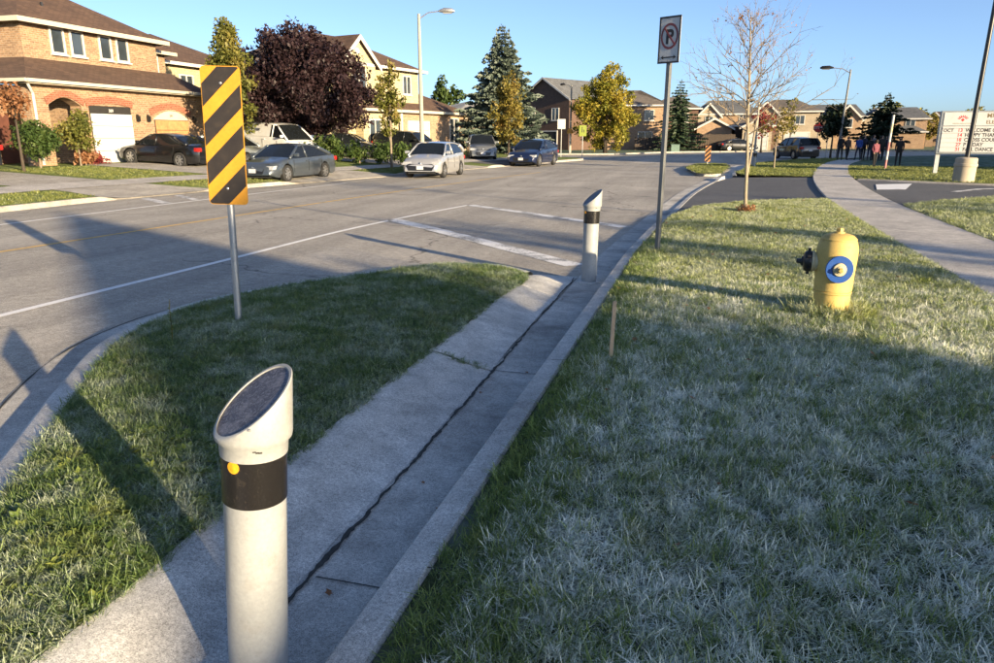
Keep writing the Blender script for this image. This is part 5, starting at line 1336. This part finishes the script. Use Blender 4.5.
# board fences in front of the far houses
def fence(name, label, a, b_, h, mat='fence_wood', bw=.28):
    a, b_ = Vector(a), Vector(b_); d = b_ - a; L = d.length; rz = math.atan2(d.y, d.x); t = thing(name, label, 'fence', a, rz, 'board fences across the junction')
    n = int(L / bw); me = None
    for k in range(n):
        if me is None:
            o = part('board', B((0, 0, h / 2), (bw - .02, .03, h)), mat, t); me = o.data
        else:
            o = bpy.data.objects.new('board', me); COL.objects.link(o); o.parent = t
        o.location = (bw * (k + .5), 0, random.uniform(-.02, .02))
    k = 0
    while k * 2.4 <= L + .1: part('post', B((min(k * 2.4, L), .07, h / 2 + .05), (.1, .1, h + .1)), mat, t); k += 1
    part('rail', B((L / 2, .035, h * .8), (L, .035, .09)), mat, t); part('rail', B((L / 2, .035, h * .25), (L, .035, .09)), mat, t)
    return t
fence('board_fence', 'dark board fence right of the green spruce', (-1.2, 93.2, .1), (4.3, 93.6, .1), 1.9)
fence('board_fence', 'brown board fence left of the green spruce', (-7.6, 92.0, .1), (-4.6, 92.6, .1), 1.5)
pm('meter_green', (.16, .24, .2), .6, .2, 5)
t = thing('utility_box', 'pale green utility box by the far kerb', 'utility box', (-2.6, 86.4, .1)); part('cabinet', B((0, 0, .35), (.9, .6, .75)), 'meter_green', t, bevel=.02); part('lid', B((0, 0, .76), (.96, .66, .07)), 'meter_green', t)

# unseen buildings and trees, added for the long shadows they cast into view
def sunward(p, D):       # a point D metres towards the sun from the ground line with offset p across the light
    a = R(SUN_AZ); s = Vector((math.sin(a), math.cos(a))); n = Vector((-s.y, s.x))
    return s * D + n * p
def shade_house(p0, p1, pc, D0, D1, eave, peak, label):
    c0 = sunward(0, 0); a = R(SUN_AZ); t = thing('shadow_house', label, 'house', (*sunward(pc, D0), .1), math.atan2(-math.cos(a) * -1, 1) * 0)
    s = Vector((math.sin(a), math.cos(a))); n = Vector((-s.y, s.x))
    def W(p, d, z): q = n * (p - pc) + s * (d - D0); return (q.x, q.y, z)
    m_ = MB(); L = D1 - D0
    m_.prism([W(p0, D0, -.2), W(p1, D0, -.2), W(p1, D0, eave), W(pc, D0, peak), W(p0, D0, eave)], (*(s * L), 0)); part('wall', m_, 'brick_peach', t, uv=True)
    r_ = MB()
    for pe in (p0 - .35, p1 + .35):
        ez = eave - .35 * (peak - eave) / abs((p0 if pe < pc else p1) - pc)
        r_.prism([W(pc, D0 - .4, peak + .03), W(pe, D0 - .4, ez + .03), W(pe, D0 - .4, ez + .17), W(pc, D0 - .4, peak + .17)], (*(s * (L + .8)), 0))
    part('roof', r_, 'shingle_taupe', t, uv=True)
    part('door', MB().prism([W(pc - .5, D0 - .03, 0), W(pc + .5, D0 - .03, 0), W(pc + .5, D0 - .03, 2.1), W(pc - .5, D0 - .03, 2.1)], (*(s * .02), 0)), 'door_dark', t)
    return t
shade_house(.6, 5.4, 3.7, 33, 45, 6.2, 9.4, 'unseen gabled brick house added behind the viewer to shade the verge')  # added occluder, its roofline shaped for the shadow band on verge and road
t = thing('shadow_school', 'unseen long flat roofed brick school added east of the playing field for its shade', 'school', (*sunward(72, 24), .1), R(90 - SUN_AZ))  # added occluder, tall enough to keep the field and junction in shade
part('wall', B((6, 0, 6.0), (12, 57, 12.0)), 'brick_peach', t, uv=True); part('roof', B((6, 0, 12.1), (12.6, 57.6, .3)), 'shingle_pale', t, uv=True)
for k in range(14): window(t, -26 + 4 * k, 5.8, 2.2, 1.5, 0, 2, axis='x', sgn=-1); window(t, -26 + 4 * k, 2.0, 2.2, 1.5, 0, 2, axis='x', sgn=-1)
for (p, D, h, z0, r_, n_, lb, sd_) in [(5.2, 31, 7.2, 4.6, .9, 520, 'unseen tree added beside the gabled house to break up its shadow', 85), (9.4, 24, 6.8, 4.4, 1.2, 380, 'loose unseen tree placed behind the viewer to dapple the grass by the hydrant', 81),
                                  (11.8, 26, 6.8, 4.2, 1.3, 420, 'unseen tree placed behind the viewer to dapple the sign post', 82), (-2.6, 24, 6.8, 2.6, 1.9, 2200, 'unseen leafy tree added behind the viewer to shade the near end of the island', 83),  # the leafy one stands in for the viewer's own shadow
                                  (19.5, 30, 7.5, 4.4, 1.6, 500, 'unseen tree placed to the right to shade the crossing', 84)]:
    q = sunward(p, D); leafy_tree('shadow_tree', lb, (q.x, q.y, .15), h, .10, z0, r_, r_, 'leaf_olive', n_, .12, 60, .4, sd_, group='unseen trees placed for their shadows', limbs=8)  # unseen trees placed for dapples and broken shadow edges

# ------------------------------------------------------------------ cars (local +x is forward)
def car(name, label, loc, heading, paint_, L=4.6, W=1.8, belt=None, roof=None, wb=2.7, fo=.9, wr=.32, hood=None, group='cars parked along the left side', cat='car', spoiler=False, grille='black_plastic', tilt=0.0, glassm='car_glass', bottom=.2, roofw=.70, van=False, grw=.46):
    """belt: (fraction from the front, z) top of the lower body; roof: four fractions windscreen foot, roof front, roof rear, rear glass foot, and roof height points"""
    t = thing(name, label, cat, loc, heading, group, (0, tilt))
    bx_, bz_ = zip(*belt); bz = lambda s: float(np.interp(s / L, bx_, bz_)); rx_, rz_2 = zip(*roof)
    rz = lambda s: float(np.interp(s / L, rx_, rz_2)); fx = lambda s: L / 2 - s
    sw_ = [fo, fo + wb]; ra = wr * 1.17
    S = sorted(set([round(v, 3) for v in np.linspace(0, L, 29)] + [round(c + ra * math.sin(a), 3) for c in sw_ for a in np.linspace(-PI / 2, PI / 2, 11)]))
    def hw(s):
        u = abs(2 * s / L - 1); return W / 2 * (1 - .035 * u ** 2 - .17 * max(0, (u - .86) / .14) ** 2.2)
    def zb(s):
        z = bottom + (.10 * max(0, (abs(2 * s / L - 1) - .85) / .15))
        for c in sw_:
            if abs(s - c) < ra: z = max(z, wr + math.sqrt(max(0, ra * ra - (s - c) ** 2)) * .96)
        return z
    secs = []
    for s in S:
        w2 = hw(s); zt = bz(s); b = zb(s); lo = bottom + .1; mid = max(b + .02, lo + (zt - lo) * .42)
        half = [(w2 * .93, b), (w2 * .985, max(b + .01, lo)), (w2, max(mid, b + .02)), (w2 * .985, max(zt - .16, b + .03)), (w2 * .95, max(zt - .05, b + .04)), (w2 * .86, zt), (w2 * .5, zt + .025), (0, zt + .035)]
        secs.append([(fx(s), -y, z) for y, z in half] + [(fx(s), y, z) for y, z in half[-2::-1]])
    mb = MB(); k = len(secs[0])
    mb.add([p for sec in secs for p in sec], [(i * k + j, i * k + j + 1, (i + 1) * k + j + 1, (i + 1) * k + j) for i in range(len(secs) - 1) for j in range(k - 1)] + [tuple(range(k)), tuple((len(secs) - 1) * k + j for j in range(k - 1, -1, -1))])
    body = part('body', mb, paint_, t, smooth=42)
    part('underbody', B((0, 0, (bottom + .62) / 2 + .05), (L * .93, W * .70, .62 - bottom + .1)), 'rubber', t)
    s1, s2, s3, s4 = rx_[0] * L, rx_[1] * L, rx_[-2] * L, rx_[-1] * L
    G = sorted(set([s1, s2, s3, s4] + ([fo + wb * .36] if van else []) + list(np.linspace(s1, s4, 15))))
    def gs(s):
        w2 = hw(s); zt = bz(s) - .03; zr = max(rz(s), zt + .02); f = (zr - zt) / max(.3, max(rz_2) - zt); f = min(1, f)
        wt = w2 * (.93 - (.93 - roofw) * f)
        return [(w2 * .93, zt), (w2 * .93 * (1 - f * .5) + wt * f * .5, zt + (zr - zt) * .5), (wt + .02, zr - .055 * f), (wt * .82, zr - .012), (0, zr + .012)]
    def strip(j0, j1, a, b, off, both=True):
        m_ = MB(); Q = [s for s in G if a - 1e-6 <= s <= b + 1e-6]
        for sg in ((-1, 1) if both else (1,)):
            V = []
            for s in Q:
                h = gs(s); V += [(fx(s), sg * (h[j][0] + (off if j < 3 else 0)), h[j][1] + (off if j >= 3 else 0)) for j in range(j0, j1 + 1)]
            kk = j1 - j0 + 1; m_.add(V, [(i * kk + j, i * kk + j + 1, (i + 1) * kk + j + 1, (i + 1) * kk + j) for i in range(len(Q) - 1) for j in range(kk - 1)])
        return m_
    for sg in (-1, 1):
        m_ = MB(); V = []
        Q = [s for s in G]
        for s in Q: h = gs(s); V += [(fx(s), sg * h[j][0], h[j][1]) for j in range(3)]
        m_.add(V, [(i * 3 + j, i * 3 + j + 1, (i + 1) * 3 + j + 1, (i + 1) * 3 + j) for i in range(len(Q) - 1) for j in range(2)])
        part('side_window', m_, glassm, t, smooth=True)
    part('windshield', strip(2, 4, s1, s2, 0), glassm, t, smooth=True)
    part('rear_window', strip(2, 4, s3, s4, 0), glassm, t, smooth=True)
    ro = part('roof', strip(2, 4, s2, s3, .006), paint_, t, smooth=True)
    if van: part('side_panel', strip(0, 2, fo + wb * .36, s4, .012), paint_, t, smooth=True)
    pl = MB()
    for sg in (-1, 1):
        for (a, b, wd) in ((s1, s2, .05), (s4, s3, .085)):
            pts = []
            for q in np.linspace(0, 1, 5):
                s = a + (b - a) * q; h = gs(s); pts.append((fx(s), sg * (h[2][0] * (1 if q > .5 else 1) + .004), h[2][1]))
            pl.tube(pts, wd, 6)
        hs = [gs(s) for s in np.linspace(s2, s3, 7)]
        pl.tube([(fx(s), sg * (h[2][0] + .0), h[2][1] + .005) for s, h in zip(np.linspace(s2, s3, 7), hs)], .035, 6)
        sm = (fo + wb * .52) if not van else fo + wb * .3
        h = gs(sm); pl.tube([(fx(sm), sg * (h[j][0] + .004), h[j][1]) for j in range(3)], .038, 6)
        if not spoiler is None:
            sc_ = s3 + (s4 - s3) * .15; h0, h2 = gs(min(s4, sc_ + .25 * (s4 - s3))), gs(sc_)
    part('pillars', pl, paint_, ro, smooth=True)
    for c in sw_:
        for sg in (-1, 1):
            w_ = MB().lathe([(wr * .62, -.10), (wr * .93, -.10), (wr, -.07), (wr, .07), (wr * .93, .10), (wr * .66, .10), (wr * .64, .06)], 28, (fx(c), sg * (W / 2 - .115), wr), M3=Matrix.Rotation(-sg * PI / 2, 3, 'X'))
            wo_ = part('wheel', w_, 'rubber', t, smooth=35)
            rm = MB().lathe([(wr * .66, .05), (wr * .67, .085), (wr * .60, .088), (wr * .57, .05)], 28, (fx(c), sg * (W / 2 - .115), wr), M3=Matrix.Rotation(-sg * PI / 2, 3, 'X'))
            for q in range(7):
                a = 2 * PI * q / 7; rm.box((fx(c) + math.cos(a) * wr * .33, sg * (W / 2 - .115 + .075), wr + math.sin(a) * wr * .33), (wr * .58, .025, .055), rot=Matrix.Rotation(-a, 3, 'Y'))
            rm.lathe([(.05, .06), (.045, .095)], 12, (fx(c), sg * (W / 2 - .115), wr), M3=Matrix.Rotation(-sg * PI / 2, 3, 'X'))
            part('rim', rm, 'rim_alloy', wo_, smooth=35)
    hz = bz(.18) - .12; tz = bz(L - .12) - .14
    for sg in (-1, 1):
        y = sg * W * .36
        part('headlight', MB().prism([(L / 2 - .03, y - .20 * 1, hz - .07), (L / 2 - .03, y + .20, hz - .07), (L / 2 - .10 - .0, y + .22, hz + .07), (L / 2 - .10, y - .16, hz + .06)], (-.16, sg * .045, .01)), 'headlight_glass', t, bevel=.012)
        part('tail_light', MB().box((-L / 2 + .09, sg * W * .385, tz), (.20, .30, .17)), 'tail_red', t, bevel=.03)
        part('mirror', MB().box((fx(s1 + .28), sg * (W / 2 + .08), bz(s1 + .3) + .10), (.12, .20, .13)), paint_, t, bevel=.03)
        dh = MB(); 
        for c in (fo + wb * .50, fo + wb * .86): dh.box((fx(c), sg * (hw(c) + .004), bz(c) - .17), (.18, .03, .03))
        part('door_handle', dh, paint_, t)
        sl_ = MB()
        for c in (fo + wb * .16, fo + wb * .54, fo + wb * .90):
            sl_.box((fx(c), sg * (hw(c) * .998), bottom + .1 + (bz(c) - bottom) * .42), (.012, .012, (bz(c) - bottom) * .60))
        part('door_seam', sl_, 'black_plastic', body)
    gw = W * grw
    part('grille', MB().prism([(L / 2 - .01, -gw / 2, bottom + .14), (L / 2 - .01, gw / 2, bottom + .14), (L / 2 - .03, gw * .62, bottom + .34), (L / 2 - .06, gw / 2, hz - .03), (L / 2 - .06, -gw / 2, hz - .03), (L / 2 - .03, -gw * .62, bottom + .34)], (.035, 0, 0)), grille, t)
    part('badge', MB().lathe([(.055, 0), (.05, .012)], 12, (L / 2 - .02, 0, hz - .0), M3=Matrix.Rotation(PI / 2, 3, 'Y')), 'chrome', t)
    part('license_plate', B((L / 2 + .035, 0, bottom + .26), (.012, .31, .15)), 'plate_white', t)
    part('license_plate', B((-L / 2 - .012, 0, .72 if not van else .9), (.02, .31, .15)), 'plate_white', t)
    part('bumper_trim', MB().box((-L / 2 + .06, 0, bottom + .12), (.16, W * .78, .12)), 'black_plastic', t)
    return t
SEDAN = dict(belt=[(0, .52), (.02, .66), (.06, .74), (.26, .92), (.5, .95), (.76, .99), (.86, 1.02), (.97, .99), (1, .86)], roof=[(.25, .90), (.42, 1.40), (.50, 1.45), (.62, 1.43), (.72, 1.35), (.88, 1.01)])
HATCH = dict(belt=[(0, .55), (.02, .72), (.07, .84), (.22, 1.0), (.5, 1.02), (.80, 1.08), (.95, 1.10), (1, .80)], roof=[(.19, .95), (.39, 1.49), (.53, 1.55), (.72, 1.53), (.87, 1.44), (.97, 1.08)])
CROSS = dict(belt=[(0, .55), (.02, .70), (.06, .82), (.24, 1.02), (.5, 1.05), (.80, 1.13), (.94, 1.16), (1, .85)], roof=[(.20, .98), (.42, 1.56), (.53, 1.62), (.66, 1.59), (.80, 1.44), (.97, 1.14)])
SUV = dict(belt=[(0, .62), (.02, .80), (.06, .95), (.25, 1.08), (.5, 1.10), (.80, 1.14), (.96, 1.16), (1, .8)], roof=[(.23, 1.06), (.38, 1.64), (.50, 1.70), (.75, 1.70), (.90, 1.64), (.98, 1.14)])
VAN = dict(belt=[(0, .62), (.02, .85), (.06, 1.0), (.17, 1.25), (.4, 1.32), (.80, 1.32), (.97, 1.32), (1, .9)], roof=[(.12, 1.16), (.30, 1.95), (.36, 2.02), (.8, 2.04), (.97, 1.98), (.995, 1.32)])
PICK = dict(belt=[(0, .75), (.02, .95), (.06, 1.10), (.25, 1.18), (.5, 1.20), (.7, 1.22), (.97, 1.22), (1, .9)], roof=[(.25, 1.16), (.36, 1.78), (.42, 1.84), (.58, 1.84), (.63, 1.80), (.67, 1.20)])
car('sedan', 'slate grey sedan parked across the driveway apron', (-16.2, 26.9, .06), R(-92), 'paint_grey', 4.9, 1.84, wb=2.8, fo=1.0, wr=.33, **SEDAN)
car('sedan', 'black sedan on the driveway before the white garage door', (-23.4, 28.75, .49), R(176), 'paint_black', 4.55, 1.80, wb=2.75, fo=.82, wr=.34, tilt=R(-2.9), **SEDAN)
car('sedan', 'pale sage sedan half hidden behind the striped marker', (-22.4, 31.9, .44), R(2), 'paint_sage', 4.6, 1.78, wb=2.7, fo=.9, wr=.32, tilt=R(2.7), **SEDAN)
car('hatchback', 'silver hatchback with black grille parked at the left kerb', (-11.75, 32.2, .0), R(-88), 'paint_silver', 4.3, 1.78, wb=2.65, fo=.85, wr=.33, grw=.60, **HATCH)
car('crossover', 'dark blue rounded crossover parked before the street corner', (-10.05, 45.7, .0), R(-97), 'paint_blue', 4.75, 1.92, wb=2.89, fo=.85, wr=.36, **CROSS)
car('van', 'white delivery van behind the grey sedan under the maple', (-23.5, 37.9, .50), R(-20), 'paint_white', 5.4, 1.98, wb=3.3, fo=.95, wr=.35, van=True, tilt=R(2.0), **VAN)
car('suv', 'black SUV on the cream house driveway behind the lamp', (-18.6, 46.0, .42), R(-8), 'paint_charcoal', 4.8, 1.92, wb=2.85, fo=.9, wr=.37, tilt=R(2.5), **SUV)
car('suv', 'mid grey SUV on the driveway left of the olive tree', (-14.5, 49.0, .22), R(-70), 'paint_midgrey', 4.6, 1.88, wb=2.7, fo=.9, wr=.36, **SUV)
car('sedan', 'dark car in the shade in front of the cream house', (-20.6, 40.9, .52), R(10), 'paint_charcoal', 4.6, 1.8, wb=2.7, fo=.9, wr=.33, **SEDAN)
car('suv', 'small black SUV waiting under the stop sign', (7.6, 64.5, .0), R(112), 'paint_black', 4.5, 1.86, wb=2.65, fo=.9, wr=.36, group=None, **SUV)
car('sedan', 'dark car in a far drive behind the bare tree', (4.4, 92.5, .05), R(20), 'paint_charcoal', 4.5, 1.78, wb=2.7, fo=.9, wr=.33, group=None, **SEDAN)
car('sedan', 'black car cut off by the left edge of the picture', (-24.9, 18.9, .6), R(178), 'paint_black', 4.6, 1.8, wb=2.7, fo=.9, wr=.34, **SEDAN)

# ------------------------------------------------------------------ people
def person(loc, face, label, H=1.7, top='cloth_black', legs='cloth_navy', hair='hair_dark', stride=.12, armbend=.25, bag=None, headturn=0.0):
    t = thing('person', label, 'person', loc, face, 'people on the sidewalk by the school field')
    k = H / 1.7
    J = {}
    def j(n, x, y, z, r1, r2=None): J[n] = (Vector((x, y, z)) * k, r1 * k, (r2 or r1) * k)
    j('pelvis', 0, 0, .93, .155, .115); j('belly', 0, .0, 1.08, .15, .11); j('chest', 0, 0, 1.27, .175, .12); j('neckb', 0, .0, 1.43, .08, .07); j('neck', 0, .005, 1.50, .052, .052); j('head', 0, .015, 1.59, .078, .092); j('crown', 0, .01, 1.655, .060, .072)
    for s, n in ((-1, 'l'), (1, 'r')):
        st = stride * s
        j('hip' + n, s * .09, 0, .88, .092); j('knee' + n, s * .10, st * .6 + .02, .48, .062); j('ank' + n, s * .105, st - (.03 if st < 0 else 0), .085, .042); j('toe' + n, s * .12, st + .14, .035, .035)
        j('sho' + n, s * .175, 0, 1.38, .062); j('elb' + n, s * .21, -.03, 1.10, .045); j('wri' + n, s * .195, armbend * .55, .90, .032); j('han' + n, s * .18, armbend * .75, .82, .030)
    E_ = [('pelvis', 'belly'), ('belly', 'chest'), ('chest', 'neckb'), ('neckb', 'neck'), ('neck', 'head'), ('head', 'crown')]
    for n in 'lr': E_ += [('pelvis', 'hip' + n), ('hip' + n, 'knee' + n), ('knee' + n, 'ank' + n), ('ank' + n, 'toe' + n), ('chest', 'sho' + n), ('sho' + n, 'elb' + n), ('elb' + n, 'wri' + n), ('wri' + n, 'han' + n)]
    names = list(J); me = bpy.data.meshes.new('body'); me.from_pydata([tuple(J[n][0]) for n in names], [(names.index(a), names.index(b)) for a, b in E_], [])
    o = bpy.data.objects.new('body', me); COL.objects.link(o)
    md = o.modifiers.new('skin', 'SKIN')
    sv = me.skin_vertices[0].data
    for i, n in enumerate(names): sv[i].radius = (J[n][1], J[n][2]); sv[i].use_root = (n == 'pelvis')
    o.modifiers.new('sub', 'SUBSURF').levels = 2
    o.parent = t; PEOPLE.append((o, top, legs, hair, k))
    hr = MB().lathe([(.0, .105), (.05, .098), (.082, .06), (.093, .01), (.09, -.05), (.07, -.09)], 14, Vector((0, -.012, 1.595)) * k); part('hair', hr, hair, t, smooth=True)
    if bag: part('backpack', MB().box((0, -.19 * k, 1.22 * k), (.30 * k, .17 * k, .42 * k)), bag, t, bevel=.04)
    return t
PEOPLE = []
PP = [(9.5, 56.0, 160, 1.70, 'cloth_black', 'cloth_black', None, 'person in black standing apart at the left of the crowd'),
      (10.05, 56.6, 200, 1.62, 'cloth_brown', 'cloth_black', None, 'person in brown beside the one standing apart'),
      (10.7, 56.3, 150, 1.62, 'cloth_blue', 'cloth_navy', 'cloth_blue', 'person in a bright blue jacket with a backpack'),
      (11.15, 57.0, 190, 1.72, 'cloth_navy', 'cloth_black', None, 'person in navy right of the blue jacket'),
      (11.45, 56.4, 170, 1.58, 'cloth_black', 'cloth_navy', 'cloth_grey', 'person with a grey backpack in the middle of the crowd'),
      (11.8, 57.3, 210, 1.75, 'cloth_grey', 'cloth_black', None, 'tall person in grey in the crowd'),
      (12.2, 56.6, 180, 1.70, 'cloth_black', 'cloth_black', 'cloth_navy', 'person in black with a navy backpack near the crowd centre'),
      (12.6, 57.2, 150, 1.66, 'cloth_navy', 'cloth_navy', None, 'rightmost person in navy in the tight crowd'),
      (12.85, 57.7, 190, 1.70, 'cloth_black', 'cloth_black', None, 'person in black behind the slim post'),
      (9.35, 44.6, 200, 1.45, 'cloth_pink', 'cloth_black', None, 'child in a pink top beside the slim post'),
      (10.75, 45.6, 165, 1.62, 'cloth_black', 'cloth_black', 'cloth_white', 'person in black carrying a white bag near the message board'),
      (12.45, 58.2, 200, 1.66, 'cloth_teal', 'cloth_black', None, 'person in dark teal at the back of the crowd')]
for i, (x, y, a, h, tp, lg, bg_, lb) in enumerate(PP):
    person((x, y, .165 if swL(y) < x < swR(y) else .155), R(a - 180 + 180), lb, h, tp, lg, bag=bg_, stride=.10 + .05 * (i % 3))
dg = bpy.context.evaluated_depsgraph_get()
for o, tp, lg, hair, k in PEOPLE:
    me = bpy.data.meshes.new_from_object(o.evaluated_get(dg)); o.modifiers.clear(); o.data = me; me.materials.clear()
    for mt in ('skin', tp, lg, 'cloth_black'): me.materials.append(M[mt])
    for p in me.polygons:
        c = p.center / k
        p.material_index = 0 if c.z > 1.47 or (abs(c.x) > .17 and c.z < .90 and c.z > .7) else (1 if c.z > .93 or (abs(c.x) > .17 and c.z > .88) else (3 if c.z < .10 else 2)); p.use_smooth = True
